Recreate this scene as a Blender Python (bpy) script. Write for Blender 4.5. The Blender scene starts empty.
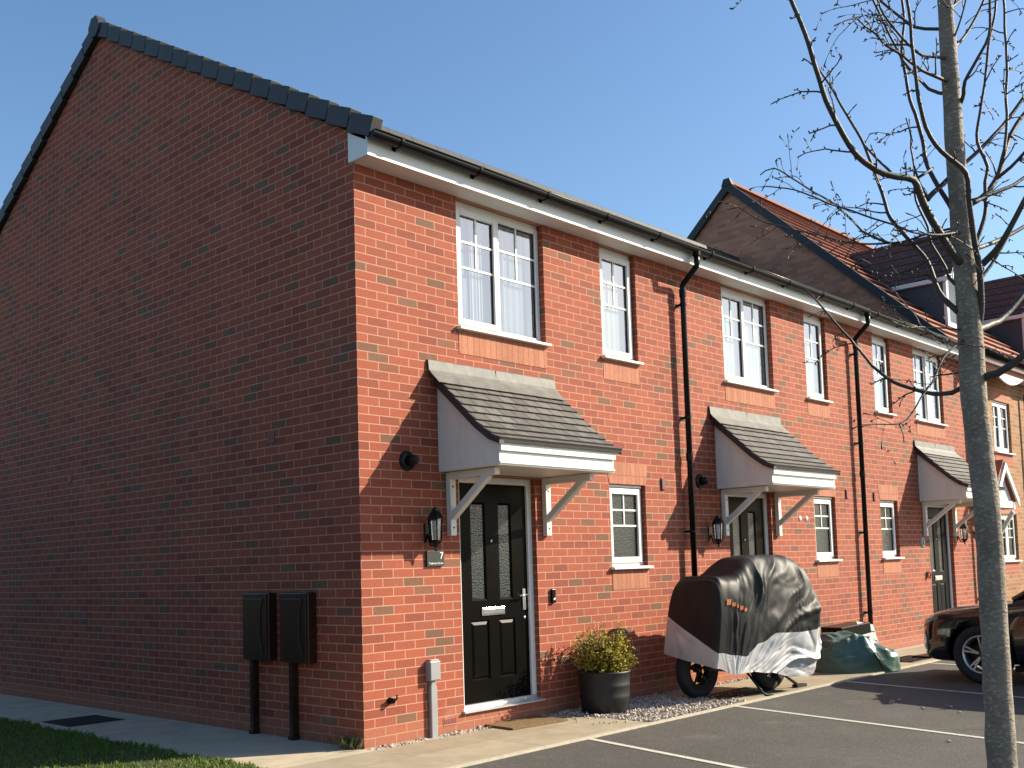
import bpy, bmesh, math, random
from mathutils import Vector, Matrix, noise as mnoise
R = math.radians
rnd = random.Random(7)
SC = bpy.context.scene
COL = SC.collection

# ------------------------------------------------------------------ camera
CAM = Vector((-5.351, -6.694, 1.417))
yaw, pit, rol, FPX, PX, PY = R(47.041), R(4.37), R(-1.729), 1047.227, 513.771, 486.132
FW = Vector((math.sin(yaw)*math.cos(pit), math.cos(yaw)*math.cos(pit), math.sin(pit)))
_r = Vector((math.cos(yaw), -math.sin(yaw), 0)); _u = _r.cross(FW)
RT = math.cos(rol)*_r + math.sin(rol)*_u
UP = -math.sin(rol)*_r + math.cos(rol)*_u
cam = bpy.data.cameras.new('camera'); camo = bpy.data.objects.new('camera', cam); COL.objects.link(camo)
M = Matrix.Identity(4)
for i in range(3):
    M[i][0], M[i][1], M[i][2], M[i][3] = RT[i], UP[i], -FW[i], CAM[i]
camo.matrix_world = M
cam.sensor_width = 36; cam.lens = FPX/1024*36; cam.shift_x = -(PX-512)/1024; cam.shift_y = (PY-384)/1024
cam.clip_end = 2000; cam.clip_start = .05
SC.camera = camo
def at(u, v, D):
    return CAM + D*(FW + RT*((u-PX)/FPX) - UP*((v-PY)/FPX))

# ------------------------------------------------------------------ light
TOSUN = Vector((1.44, -1, .98)).normalized()
el = math.asin(TOSUN.z); az = math.atan2(TOSUN.x, TOSUN.y)
w = bpy.data.worlds.new('World'); SC.world = w; w.use_nodes = True
nt = w.node_tree; bg = nt.nodes['Background']
sky = nt.nodes.new('ShaderNodeTexSky'); sky.sky_type = 'NISHITA'; sky.sun_disc = False
sky.sun_elevation = el; sky.sun_rotation = az; sky.air_density = 1.0; sky.dust_density = .7; sky.ozone_density = 1.6
hs = nt.nodes.new('ShaderNodeHueSaturation'); hs.inputs['Saturation'].default_value = 1.15
nt.links.new(sky.outputs[0], hs.inputs['Color']); nt.links.new(hs.outputs[0], bg.inputs[0]); bg.inputs[1].default_value = .095
sl = bpy.data.lights.new('sun', 'SUN'); sl.energy = 5.0; sl.angle = R(.53); sl.color = (1, .895, .70)
so = bpy.data.objects.new('sun', sl); COL.objects.link(so); so.rotation_euler = (-TOSUN).to_track_quat('-Z', 'Y').to_euler()
so.location = (20, -20, 20)
SC.view_settings.view_transform = 'Standard'; SC.view_settings.look = 'None'
SC.view_settings.exposure = 1.04; SC.view_settings.gamma = 1

# ------------------------------------------------------------------ materials
def srgb(r, g, b):
    f = lambda c: (c/255/12.92 if c/255 <= .04045 else ((c/255+.055)/1.055)**2.4)
    return (f(r), f(g), f(b), 1)
class NT:
    def __init__(s, name):
        s.m = bpy.data.materials.new(name); s.m.use_nodes = True
        s.t = s.m.node_tree; s.b = s.t.nodes['Principled BSDF']; s.out = s.t.nodes['Material Output']
    def n(s, kind, **kw):
        nd = s.t.nodes.new(kind)
        for k, v in kw.items():
            if k.startswith('i_'):
                key = k[2:]
                nd.inputs[int(key) if key.isdigit() else key.replace('_', ' ')].default_value = v
            else: setattr(nd, k, v)
        return nd
    def l(s, a, b): s.t.links.new(a, b)
    def ramp(s, fac, stops, interp='LINEAR'):
        r = s.n('ShaderNodeValToRGB'); r.color_ramp.interpolation = interp
        e = r.color_ramp.elements
        while len(e) < len(stops): e.new(.5)
        for x, (p, c) in zip(e, stops): x.position = p; x.color = c
        s.l(fac, r.inputs[0]); return r.outputs[0]
    def noise(s, vec, scale, detail=4, rough=.55):
        n = s.n('ShaderNodeTexNoise'); n.inputs['Scale'].default_value = scale
        n.inputs['Detail'].default_value = detail; n.inputs['Roughness'].default_value = rough
        if vec is not None: s.l(vec, n.inputs['Vector'])
        return n.outputs[0]
    def obj(s): return s.n('ShaderNodeTexCoord').outputs['Object']
    def pos(s): return s.n('ShaderNodeNewGeometry').outputs['Position']
    def mix(s, fac, a, b, mode='MIX'):
        m = s.n('ShaderNodeMix'); m.data_type = 'RGBA'; m.blend_type = mode
        for sock, v in ((m.inputs[0], fac), (m.inputs[6], a), (m.inputs[7], b)):
            if hasattr(v, 'is_output'): s.l(v, sock)
            else: sock.default_value = v
        return m.outputs[2]
    def math(s, op, a, b=0.0, c=None):
        m = s.n('ShaderNodeMath'); m.operation = op
        for i, v in enumerate((a, b, c)):
            if v is None: continue
            if hasattr(v, 'is_output'): s.l(v, m.inputs[i])
            else: m.inputs[i].default_value = v
        return m.outputs[0]
    def bump(s, h, strength=.5, dist=.01):
        b = s.n('ShaderNodeBump'); b.inputs['Strength'].default_value = strength; b.inputs['Distance'].default_value = dist
        s.l(h, b.inputs['Height']); s.l(b.outputs[0], s.b.inputs['Normal']); return b
    def wall_uv(s, swap=False):
        g = s.n('ShaderNodeNewGeometry'); sp = s.n('ShaderNodeSeparateXYZ'); s.l(g.outputs['Position'], sp.inputs[0])
        sn = s.n('ShaderNodeSeparateXYZ'); s.l(g.outputs['True Normal'], sn.inputs[0])
        isx = s.math('GREATER_THAN', s.math('ABSOLUTE', sn.outputs[0]), .7)
        mx = s.n('ShaderNodeMix'); s.l(isx, mx.inputs[0]); s.l(sp.outputs[0], mx.inputs[2]); s.l(sp.outputs[1], mx.inputs[3])
        c = s.n('ShaderNodeCombineXYZ')
        if swap: s.l(sp.outputs[2], c.inputs[0]); s.l(mx.outputs[0], c.inputs[1])
        else: s.l(mx.outputs[0], c.inputs[0]); s.l(sp.outputs[2], c.inputs[1])
        return c.outputs[0]

def plain(name, col, rough=.5, metal=0, var=.08, scale=6, spec=.5, bump=0, coat=0):
    m = NT(name); v = m.obj(); nz = m.noise(v, scale, 5)
    c = col if len(col) == 4 else (*col, 1)
    lo = tuple(x*(1-var) for x in c[:3])+(1,); hi = tuple(min(1, x*(1+var)) for x in c[:3])+(1,)
    m.l(m.ramp(nz, [(.3, lo), (.7, hi)]), m.b.inputs['Base Color'])
    m.b.inputs['Roughness'].default_value = rough; m.b.inputs['Metallic'].default_value = metal
    m.b.inputs['Specular IOR Level'].default_value = spec
    m.b.inputs['Coat Weight'].default_value = coat
    if bump: m.bump(m.noise(v, scale*6, 4), bump, .01)
    return m.m

def brick(name, stops, mortar, bw=.225, rh=.075, ms=.0052, swap=False, offset=.5, rough=.85, grain=.35, base=None, shift=(0, 0, 0)):
    m = NT(name); uv = m.wall_uv(swap)
    mp = m.n('ShaderNodeMapping'); m.l(uv, mp.inputs[0]); mp.inputs['Location'].default_value = shift
    bt = m.n('ShaderNodeTexBrick', offset=offset); m.l(mp.outputs[0], bt.inputs['Vector'])
    bt.inputs['Color1'].default_value = (0, 0, 0, 1); bt.inputs['Color2'].default_value = (1, 1, 1, 1); bt.inputs['Mortar'].default_value = (0, 0, 0, 1)
    bt.inputs['Scale'].default_value = 1; bt.inputs['Mortar Size'].default_value = ms; bt.inputs['Mortar Smooth'].default_value = .15
    bt.inputs['Brick Width'].default_value = bw; bt.inputs['Row Height'].default_value = rh
    col = m.ramp(bt.outputs['Color'], stops)
    p = m.pos()
    if base:                                    # smoother plain bricks in the lowest courses
        sp = m.n('ShaderNodeSeparateXYZ'); m.l(p, sp.inputs[0])
        col = m.mix(m.math('LESS_THAN', sp.outputs[2], .15), col, base)
    g = m.noise(p, 55, 5, .7)
    col = m.mix(.55, col, m.ramp(g, [(.25, (.45, .45, .45, 1)), (.5, (1, 1, 1, 1)), (.8, (1.5, 1.45, 1.4, 1))]), 'MULTIPLY')
    big = m.noise(p, .9, 4, .6)
    mo = m.mix(m.noise(p, 9, 3), tuple(x*.82 for x in mortar[:3])+(1,), mortar)
    col = m.mix(bt.outputs['Fac'], col, mo)
    col = m.mix(1, col, m.ramp(big, [(.3, (.90, .89, .89, 1)), (.7, (1.07, 1.06, 1.05, 1))]), 'MULTIPLY')
    bl = m.noise(p, 1.7, 6, .68)                # salt bloom in loose patches, splash dirt low down
    col = m.mix(m.ramp(bl, [(.60, (0, 0, 0, 1)), (.80, (.22, .22, .22, 1))]), col, (.50, .38, .31, 1))
    sz = m.n('ShaderNodeSeparateXYZ'); m.l(p, sz.inputs[0])
    lowf = m.math('MULTIPLY', m.ramp(m.math('ADD', sz.outputs[2], m.math('MULTIPLY', m.noise(p, 5, 4), .35)), [(.12, (.5, .5, .5, 1)), (.42, (0, 0, 0, 1))]), .7)
    col = m.mix(lowf, col, (.20, .13, .09, 1))
    m.l(col, m.b.inputs['Base Color']); m.b.inputs['Roughness'].default_value = rough; m.b.inputs['Specular IOR Level'].default_value = .42
    h = m.math('SUBTRACT', m.math('MULTIPLY', g, grain), bt.outputs['Fac'])
    m.bump(h, .55, .006)
    return m.m

MORT = (.49, .25, .165, 1)
RED = [(0, (.205, .047, .026, 1)), (.25, (.265, .060, .031, 1)), (.5, (.310, .074, .036, 1)), (.78, (.28, .064, .032, 1)), (.80, (.27, .066, .034, 1)), (.81, (.145, .066, .037, 1)), (.88, (.165, .080, .047, 1)), (.90, (.265, .072, .038, 1)), (1, (.235, .058, .032, 1))]
M_RED = brick('red_multi_brick', RED, MORT, base=(.34, .095, .048, 1))
M_SOLD = brick('orange_soldier_brick', [(0, (.36, .138, .078, 1)), (1, (.43, .175, .10, 1))], (.27, .095, .05, 1), bw=.4, rh=.075, ms=.004, swap=True, offset=0, grain=.12, shift=(.06, 0, 0))
ORG = [(0, (.22, .095, .04, 1)), (.4, (.28, .13, .055, 1)), (.8, (.32, .165, .072, 1)), (1, (.19, .085, .042, 1))]
M_ORG = brick('buff_orange_brick', ORG, (.42, .30, .19, 1))
M_RED2 = brick('red_brick_trim', [(0, (.30, .08, .05, 1)), (1, (.36, .10, .06, 1))], MORT)
M_WHITE = plain('white_upvc', (.70, .70, .68), .32, var=.04)
def painted(name, c, rough, dirt):
    m = NT(name); p = m.pos(); mp = m.n('ShaderNodeMapping'); mp.inputs['Scale'].default_value = (14, 14, 1.6); m.l(p, mp.inputs[0])
    st = m.noise(mp.outputs[0], 1.0, 5, .65); gr = m.noise(p, 9, 6, .7)
    f = m.math('MULTIPLY', m.ramp(st, [(.50, (0, 0, 0, 1)), (.75, (1, 1, 1, 1))]), dirt)
    col = m.mix(f, (*c, 1), (.30, .29, .23, 1)); col = m.mix(m.ramp(gr, [(.52, (0, 0, 0, 1)), (.78, (dirt, dirt, dirt, 1))]), col, (.33, .34, .26, 1))
    m.l(col, m.b.inputs['Base Color']); m.b.inputs['Roughness'].default_value = rough; m.bump(gr, .06, .01); return m.m
M_CREAM = painted('white_painted_timber', (.69, .67, .61), .45, .22)
M_FASC = painted('white_fascia_board', (.70, .70, .67), .35, .12)
M_SILL = plain('white_sill', (.78, .78, .76), .3, var=.03)
M_BLACK = plain('black_plastic', (.006, .006, .0065), .3, var=.2, spec=.2)
M_GASK = plain('dark_gasket', (.02, .02, .022), .6)
M_BROWN = plain('dark_brown_plastic', (.026, .012, .009), .25, var=.25)
M_DOOR = plain('black_door_paint', (.0045, .0038, .0035), .35, var=.15, bump=.03, spec=.04)
M_DOORG = plain('charcoal_door_paint', (.008, .010, .011), .4, spec=.05, var=.15)
M_CHROME = plain('satin_chrome', (.72, .72, .74), .25, 1, var=.05)
M_ALU = plain('aluminium', (.62, .63, .66), .35, .6, var=.08)
M_LEAD = plain('lead_flashing', (.125, .121, .110), .6, .0, var=.25, scale=9, bump=.15)
M_VERGE = plain('verge_tile', (.022, .024, .028), .6, var=.15, bump=.15)
M_GREYBOX = plain('grey_pvc', (.27, .27, .28), .45, var=.05)
M_REDPL = plain('dark_red_vent', (.16, .035, .028), .6)

def tilemat(name, c0, c1, gap, bw, rough=.75, rh=10):
    m = NT(name); p = m.pos(); sp = m.n('ShaderNodeSeparateXYZ'); m.l(p, sp.inputs[0])
    oc = m.n('ShaderNodeUVMap')
    bt = m.n('ShaderNodeTexBrick', offset=.5); m.l(oc.outputs[0], bt.inputs['Vector'])
    bt.inputs['Color1'].default_value = (0, 0, 0, 1); bt.inputs['Color2'].default_value = (1, 1, 1, 1)
    bt.inputs['Scale'].default_value = 1; bt.inputs['Mortar Size'].default_value = gap; bt.inputs['Brick Width'].default_value = bw; bt.inputs['Row Height'].default_value = 1
    bt.inputs['Mortar Smooth'].default_value = 0
    col = m.ramp(bt.outputs['Color'], [(0, c0), (1, c1)])
    col = m.mix(.6, col, m.ramp(m.noise(p, 14, 5), [(.3, (.65, .65, .65, 1)), (.7, (1.25, 1.25, 1.22, 1))]), 'MULTIPLY')
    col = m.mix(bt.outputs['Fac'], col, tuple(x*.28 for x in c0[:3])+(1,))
    m.l(col, m.b.inputs['Base Color']); m.b.inputs['Roughness'].default_value = rough
    m.bump(m.math('SUBTRACT', m.noise(p, 60, 3), bt.outputs['Fac']), .4, .006)
    return m.m
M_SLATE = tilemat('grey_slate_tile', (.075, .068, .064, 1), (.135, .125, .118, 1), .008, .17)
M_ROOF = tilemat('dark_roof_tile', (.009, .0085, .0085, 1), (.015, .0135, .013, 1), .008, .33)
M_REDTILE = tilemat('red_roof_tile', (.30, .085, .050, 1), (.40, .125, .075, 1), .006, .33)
M_PURPLE = tilemat('brown_plain_tile', (.085, .042, .036, 1), (.125, .062, .052, 1), .006, .165)
M_RIDGE = plain('terracotta_ridge', (.17, .062, .042), .8, var=.2)
M_CHEEK = plain('dark_lead_cheek', (.040, .043, .052), .55, var=.1)

def glassmat():
    m = NT('window_glass'); t = m.n('ShaderNodeBsdfTransparent'); t.inputs[0].default_value = (.93, .95, .95, 1)
    g = m.n('ShaderNodeBsdfGlossy'); g.inputs['Roughness'].default_value = .01; g.inputs[0].default_value = (.95, .97, 1, 1)
    bp = m.n('ShaderNodeBump'); bp.inputs['Strength'].default_value = .03; bp.inputs['Distance'].default_value = .05
    m.l(m.noise(m.pos(), 1.3, 1), bp.inputs['Height']); m.l(bp.outputs[0], g.inputs['Normal'])
    ge = m.n('ShaderNodeNewGeometry'); dt = m.n('ShaderNodeVectorMath', operation='DOT_PRODUCT')
    m.l(ge.outputs['Normal'], dt.inputs[0]); m.l(ge.outputs['Incoming'], dt.inputs[1])
    k = m.math('SUBTRACT', 1, m.math('ABSOLUTE', dt.outputs['Value']))
    fac = m.math('ADD', .25, m.math('MULTIPLY', m.math('POWER', k, 4), .80))
    mx = m.n('ShaderNodeMixShader'); m.l(fac, mx.inputs[0]); m.l(t.outputs[0], mx.inputs[1]); m.l(g.outputs[0], mx.inputs[2])
    m.l(mx.outputs[0], m.out.inputs[0]); return m.m
M_GLASS = glassmat()
M_LENS = glassmat(); M_LENS.name = 'lens_glass'
def frosted():
    m = NT('patterned_glass'); p = m.pos()
    m.b.inputs['Roughness'].default_value = .22
    v = m.n('ShaderNodeTexVoronoi'); v.inputs['Scale'].default_value = 60; m.l(p, v.inputs['Vector'])
    m.l(m.ramp(v.outputs[0], [(.0, (.055, .064, .060, 1)), (.5, (.018, .022, .022, 1))]), m.b.inputs['Base Color'])
    m.bump(v.outputs[0], .5, .006); return m.m
M_FROST = frosted()
def blind(name, lo, hi):
    m = NT(name); uv = m.pos(); sp = m.n('ShaderNodeSeparateXYZ'); m.l(uv, sp.inputs[0])
    wv = m.math('SINE', m.math('MULTIPLY', sp.outputs[0], 70)); nz = m.noise(uv, 3, 3)
    h = m.math('ADD', wv, m.math('MULTIPLY', nz, 2))
    m.l(m.ramp(m.math('ADD', m.math('MULTIPLY', wv, .18), nz), [(.3, lo), (.7, hi)]), m.b.inputs['Base Color']); m.b.inputs['Roughness'].default_value = .9
    m.bump(h, .25, .01); return m.m
M_NET = blind('white_net', (.19, .22, .20, 1), (.26, .29, .26, 1))
M_SHEER = blind('grey_sheer', (.10, .13, .15, 1), (.16, .19, .21, 1))
M_DRAPE = blind('white_drape', (.25, .27, .275, 1), (.33, .35, .355, 1))
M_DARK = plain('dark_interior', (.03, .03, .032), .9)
M_BULB = plain('lamp_bulb', (.75, .75, .72), .3)

def asphalt(name='asphalt', paint=None):
    m = NT(name); p = m.pos()
    big = m.noise(p, .7, 6, .62); fine = m.noise(p, 120, 2, .75); mid = m.noise(p, 34, 4, .7)
    col = m.ramp(big, [(.3, (.056, .050, .043, 1)), (.5, (.072, .066, .057, 1)), (.72, (.092, .085, .074, 1))])
    col = m.mix(.85, col, m.ramp(fine, [(.3, (.45, .45, .45, 1)), (.55, (1, 1, 1, 1)), (.72, (2.3, 2.2, 2.05, 1))]), 'MULTIPLY')
    col = m.mix(.8, col, m.ramp(mid, [(.3, (.66, .66, .66, 1)), (.6, (1.05, 1.05, 1.05, 1)), (.75, (1.5, 1.45, 1.4, 1))]), 'MULTIPLY')
    st = m.noise(p, 1.9, 7, .72)
    col = m.mix(m.ramp(st, [(.56, (0, 0, 0, 1)), (.76, (.55, .55, .55, 1))]), col, (.15, .138, .118, 1))
    oil = m.n('ShaderNodeTexVoronoi'); oil.inputs['Scale'].default_value = .55; m.l(p, oil.inputs['Vector'])
    od = m.math('ADD', oil.outputs[0], m.math('MULTIPLY', m.noise(p, 6, 4), .22))
    col = m.mix(m.ramp(od, [(.13, (.6, .6, .6, 1)), (.27, (0, 0, 0, 1))]), col, (.022, .020, .018, 1))
    if paint:
        wear = m.noise(p, 26, 6, .75)
        col = m.mix(m.ramp(m.math('ADD', wear, m.math('MULTIPLY', m.noise(p, 2.5, 3), .35)), [(.45, (0, 0, 0, 1)), (.60, (.95, .95, .95, 1))]), col, paint)
    m.l(col, m.b.inputs['Base Color']); m.b.inputs['Roughness'].default_value = .82
    m.bump(m.math('ADD', fine, m.math('MULTIPLY', mid, .8)), .7, .007); return m.m
M_ASPH = asphalt()
def slab(name, c0, c1, bw, rh, joint, ms=.004):
    m = NT(name); p = m.pos()
    bt = m.n('ShaderNodeTexBrick', offset=0.0); m.l(p, bt.inputs['Vector'])
    bt.inputs['Color1'].default_value = (.0, .0, .0, 1); bt.inputs['Color2'].default_value = (1, 1, 1, 1)
    bt.inputs['Scale'].default_value = 1; bt.inputs['Mortar Size'].default_value = ms; bt.inputs['Brick Width'].default_value = bw; bt.inputs['Row Height'].default_value = rh
    col = m.ramp(bt.outputs['Color'], [(0, c0), (1, c1)])
    col = m.mix(.8, col, m.ramp(m.noise(p, 3.2, 6, .65), [(.28, (.72, .72, .72, 1)), (.6, (1.08, 1.07, 1.05, 1)), (.8, (1.2, 1.2, 1.18, 1))]), 'MULTIPLY')
    col = m.mix(.5, col, m.ramp(m.noise(p, 120, 2, .7), [(.3, (.7, .7, .7, 1)), (.7, (1.25, 1.25, 1.25, 1))]), 'MULTIPLY')
    col = m.mix(m.math('MULTIPLY', bt.outputs['Fac'], .75), col, joint)
    m.l(col, m.b.inputs['Base Color']); m.b.inputs['Roughness'].default_value = .85
    m.bump(m.math('SUBTRACT', m.math('MULTIPLY', m.noise(p, 90, 3), .3), bt.outputs['Fac']), .5, .006)
    return m.m
M_SLAB = slab('buff_concrete_slab', (.29, .238, .165, 1), (.345, .29, .205, 1), .9, .565, (.16, .13, .09, 1))
M_GPATH = slab('grey_concrete_slab', (.44, .36, .255, 1), (.48, .40, .285, 1), .93, 1.8, (.18, .17, .15, 1))
M_EDGE = plain('pale_concrete_edging', (.43, .38, .29), .85, var=.15, scale=20, bump=.2)
M_LINE = asphalt('worn_bay_line', (.56, .53, .46, 1))
M_SOIL = plain('lawn_soil', (.045, .042, .016), .95, var=.3, scale=10, bump=.4)
def island(name, cols, rough=.8, trans=0, bump=0):
    m = NT(name); g = m.n('ShaderNodeNewGeometry')
    n = len(cols)
    col = m.ramp(g.outputs['Random Per Island'], [(i/(n-1), c) for i, c in enumerate(cols)])
    m.l(col, m.b.inputs['Base Color']); m.b.inputs['Roughness'].default_value = rough
    if bump: m.bump(m.noise(m.pos(), 120, 3), bump, .004)
    if trans:
        t = m.n('ShaderNodeBsdfTranslucent'); m.l(col, t.inputs[0])
        mx = m.n('ShaderNodeMixShader'); mx.inputs[0].default_value = trans
        m.l(m.b.outputs[0], mx.inputs[1]); m.l(t.outputs[0], mx.inputs[2]); m.l(mx.outputs[0], m.out.inputs[0])
    return m.m
M_GRASS = island('grass_blade', [(.065, .120, .008, 1), (.095, .165, .012, 1), (.13, .20, .018, 1), (.075, .135, .010, 1), (.16, .18, .035, 1)], .6, .35)
M_GRAVEL = island('white_gravel', [(.46, .41, .34, 1), (.26, .22, .185, 1), (.56, .51, .44, 1), (.36, .285, .225, 1), (.50, .45, .385, 1)], .8, 0, .2)
M_LEAF = island('yellow_green_leaf', [(.25, .235, .016, 1), (.40, .33, .022, 1), (.54, .42, .045, 1), (.33, .28, .02, 1), (.14, .15, .015, 1)], .5, .35)
M_WEED = island('weed_leaf', [(.05, .08, .02, 1), (.09, .11, .035, 1), (.14, .13, .06, 1)], .7, .2)
M_TWIG = plain('brown_stem', (.06, .04, .025), .8)
def barkmat():
    m = NT('lichen_bark'); p = m.obj()
    a = m.noise(p, 7, 5, .65); 
    sc = m.n('ShaderNodeMapping'); sc.inputs['Scale'].default_value = (1, 1, 2.0); m.l(p, sc.inputs[0])
    sp = m.noise(sc.outputs[0], 46, 4, .6)
    col = m.ramp(a, [(.3, (.15, .120, .09, 1)), (.55, (.22, .18, .138, 1)), (.75, (.27, .23, .17, 1))])
    col = m.mix(m.ramp(sp, [(.53, (0, 0, 0, 1)), (.66, (.55, .55, .55, 1))]), col, (.50, .44, .35, 1))
    m.l(col, m.b.inputs['Base Color']); m.b.inputs['Roughness'].default_value = .8
    m.bump(m.math('ADD', sp, m.noise(p, 16, 5)), .7, .012); return m.m
M_BARK = barkmat()
M_LIMB = plain('limb_bark', (.044, .035, .029), .6, var=.3, scale=18, bump=.3)
def coirmat():
    m = NT('coir_mat'); p = m.pos()
    m.l(m.ramp(m.noise(p, 70, 4, .8), [(.3, (.11, .062, .025, 1)), (.7, (.30, .19, .085, 1))]), m.b.inputs['Base Color'])
    m.b.inputs['Roughness'].default_value = .95; m.bump(m.noise(p, 200, 2), 1, .01); return m.m
M_COIR = coirmat()
def clothmat(name, c, rough, metal, sc=26, s=.25):
    m = NT(name); p = m.obj()
    n = m.noise(p, sc, 4, .6); v = tuple(x*.8 for x in c)+(1,); h = tuple(min(1, x*1.15) for x in c)+(1,)
    m.l(m.ramp(m.noise(p, 4, 4), [(.3, v), (.7, h)]), m.b.inputs['Base Color'])
    m.b.inputs['Roughness'].default_value = rough; m.b.inputs['Metallic'].default_value = metal
    m.bump(n, s, .01); return m.m
M_COVERB = clothmat('black_nylon_cover', (.015, .0145, .015), .54, 0, 60, .12)
M_COVERB.node_tree.nodes['Principled BSDF'].inputs['Specular IOR Level'].default_value = .3
M_COVERS = clothmat('silver_nylon_cover', (.52, .52, .53), .45, .25, 30, .15)
M_GREENBAG = clothmat('dark_green_tarpaulin', (.062, .125, .108), .36, 0, 14, .4)
M_RUB = plain('tyre_rubber', (.016, .016, .017), .8, var=.2, scale=20, bump=.2)
M_ORANGE = plain('orange_print', (.62, .16, .04), .5)
M_PAINT = plain('car_black_paint', (.008, .008, .009), .18, var=.1, coat=1)
M_CARGL = plain('car_tinted_glass', (.006, .007, .008), .05, var=.05, spec=.7)
M_RIM = plain('alloy_rim', (.55, .55, .57), .3, .9)
M_HEAD = plain('headlight_lens', (.34, .34, .35), .15, .4)
M_POT = plain('black_pot', (.011, .011, .012), .5, var=.25, scale=12, bump=.15)
M_PLAQ = plain('slate_plaque', (.020, .022, .022), .3)
M_WTEXT = plain('white_lettering', (.80, .80, .80), .5)
M_IRON = plain('dark_cast_iron', (.022, .022, .022), .6, .3, var=.3, bump=.2)
M_STONE = plain('pebble', (.34, .31, .27), .85)

# ------------------------------------------------------------------ mesh helpers
W = {}
class MB:
    def __init__(s): s.v = []; s.f = []; s.sm = []; s.uv = {}
    def add(s, vs, fs, smooth=False):
        o = len(s.v); s.v += [Vector(p) for p in vs]
        for f in fs: s.f.append([o+i for i in f]); s.sm.append(smooth)
        return s
    def box(s, x0, x1, y0, y1, z0, z1):
        vs = [(x, y, z) for x in (x0, x1) for y in (y0, y1) for z in (z0, z1)]
        return s.add(vs, [(0, 1, 3, 2), (4, 6, 7, 5), (0, 4, 5, 1), (2, 3, 7, 6), (0, 2, 6, 4), (1, 5, 7, 3)])
    def obox(s, c, ax, ay, az):                         # oriented box: centre and three half-axis vectors
        c, ax, ay, az = map(Vector, (c, ax, ay, az))
        vs = [c+i*ax+j*ay+k*az for i in (-1, 1) for j in (-1, 1) for k in (-1, 1)]
        return s.add(vs, [(0, 1, 3, 2), (4, 6, 7, 5), (0, 4, 5, 1), (2, 3, 7, 6), (0, 2, 6, 4), (1, 5, 7, 3)])
    def prism(s, poly, axis, a, b):
        def P(p, t):
            return {'x': (t, p[0], p[1]), 'y': (p[0], t, p[1]), 'z': (p[0], p[1], t)}[axis]
        n = len(poly)
        vs = [P(p, a) for p in poly]+[P(p, b) for p in poly]
        return s.add(vs, [list(range(n))[::-1], [n+i for i in range(n)]]+[(i, (i+1) % n, n+(i+1) % n, n+i) for i in range(n)])
    def quad(s, *p, uv=None):
        s.add(p, [tuple(range(len(p)))])
        if uv: s.uv[len(s.f)-1] = uv
        return s
    def tube(s, pts, rad, n=8, cap=True, wob=0):
        pts = [Vector(p) for p in pts]
        if not hasattr(rad, '__len__'): rad = [rad]*len(pts)
        vs = []; prev = None
        for i, p in enumerate(pts):
            d = (pts[min(i+1, len(pts)-1)]-pts[max(i-1, 0)]).normalized()
            if prev is None:
                a = d.orthogonal().normalized()
            else:
                a = (prev-d*prev.dot(d)).normalized()
            prev = a; b = d.cross(a)
            for k in range(n):
                t = 2*math.pi*k/n
                r = rad[i]*(1+(wob*mnoise.noise(p*9+Vector((math.cos(t), math.sin(t), 0))*.8) if wob else 0))
                vs.append(p+r*(math.cos(t)*a+math.sin(t)*b))
        fs = []
        for i in range(len(pts)-1):
            for k in range(n):
                fs.append((i*n+k, i*n+(k+1) % n, (i+1)*n+(k+1) % n, (i+1)*n+k))
        s.add(vs, fs, True)
        if cap:
            o = len(s.v)-len(vs)
            s.f.append([o+k for k in range(n)][::-1]); s.sm.append(False)
            s.f.append([o+(len(pts)-1)*n+k for k in range(n)]); s.sm.append(False)
        return s
    def lathe(s, prof, c, n=20, axis='z', smooth=True):
        c = Vector(c); vs = []
        for r, h in prof:
            for k in range(n):
                t = 2*math.pi*k/n; a, b = r*math.cos(t), r*math.sin(t)
                vs.append(c+Vector({'z': (a, b, h), 'y': (a, h, b), 'x': (h, a, b)}[axis]))
        fs = [(i*n+k, i*n+(k+1) % n, (i+1)*n+(k+1) % n, (i+1)*n+k) for i in range(len(prof)-1) for k in range(n)]
        return s.add(vs, fs, smooth)
    def grid(s, fn, nu, nv, smooth=True):
        vs = [fn(i/nu, j/nv) for i in range(nu+1) for j in range(nv+1)]
        return s.add(vs, [(i*(nv+1)+j, (i+1)*(nv+1)+j, (i+1)*(nv+1)+j+1, i*(nv+1)+j+1) for i in range(nu) for j in range(nv)], smooth)
    def build(s, name, mat, parent=None, normals=True, bevel=0):
        off = W.get(parent.name, Vector()) if parent else Vector()
        me = bpy.data.meshes.new(name)
        me.from_pydata([tuple(p-off) for p in s.v], [], s.f)
        me.polygons.foreach_set('use_smooth', s.sm)
        if s.uv:
            ul = me.uv_layers.new(name='UVMap')
            for pi, uvs in s.uv.items():
                for li, q in zip(me.polygons[pi].loop_indices, uvs): ul.data[li].uv = q
        if normals:
            bm = bmesh.new(); bm.from_mesh(me); bmesh.ops.recalc_face_normals(bm, faces=bm.faces); bm.to_mesh(me); bm.free()
        me.materials.append(mat)
        o = bpy.data.objects.new(name, me); COL.objects.link(o)
        if parent: o.parent = parent; W[o.name] = off
        else: W[o.name] = Vector()
        if bevel:
            b = o.modifiers.new('bevel', 'BEVEL'); b.width = bevel; b.segments = 2; b.limit_method = 'ANGLE'
        return o
def tag(o, label=None, cat=None, group=None, kind=None):
    for k, v in (('label', label), ('category', cat), ('group', group), ('kind', kind)):
        if v: o[k] = v
    return o
def thing(name, label, cat, loc, group=None):
    o = bpy.data.objects.new(name, None); COL.objects.link(o); o.location = loc; o.empty_display_size = .2
    W[o.name] = Vector(loc); return tag(o, label, cat, group)
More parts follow.
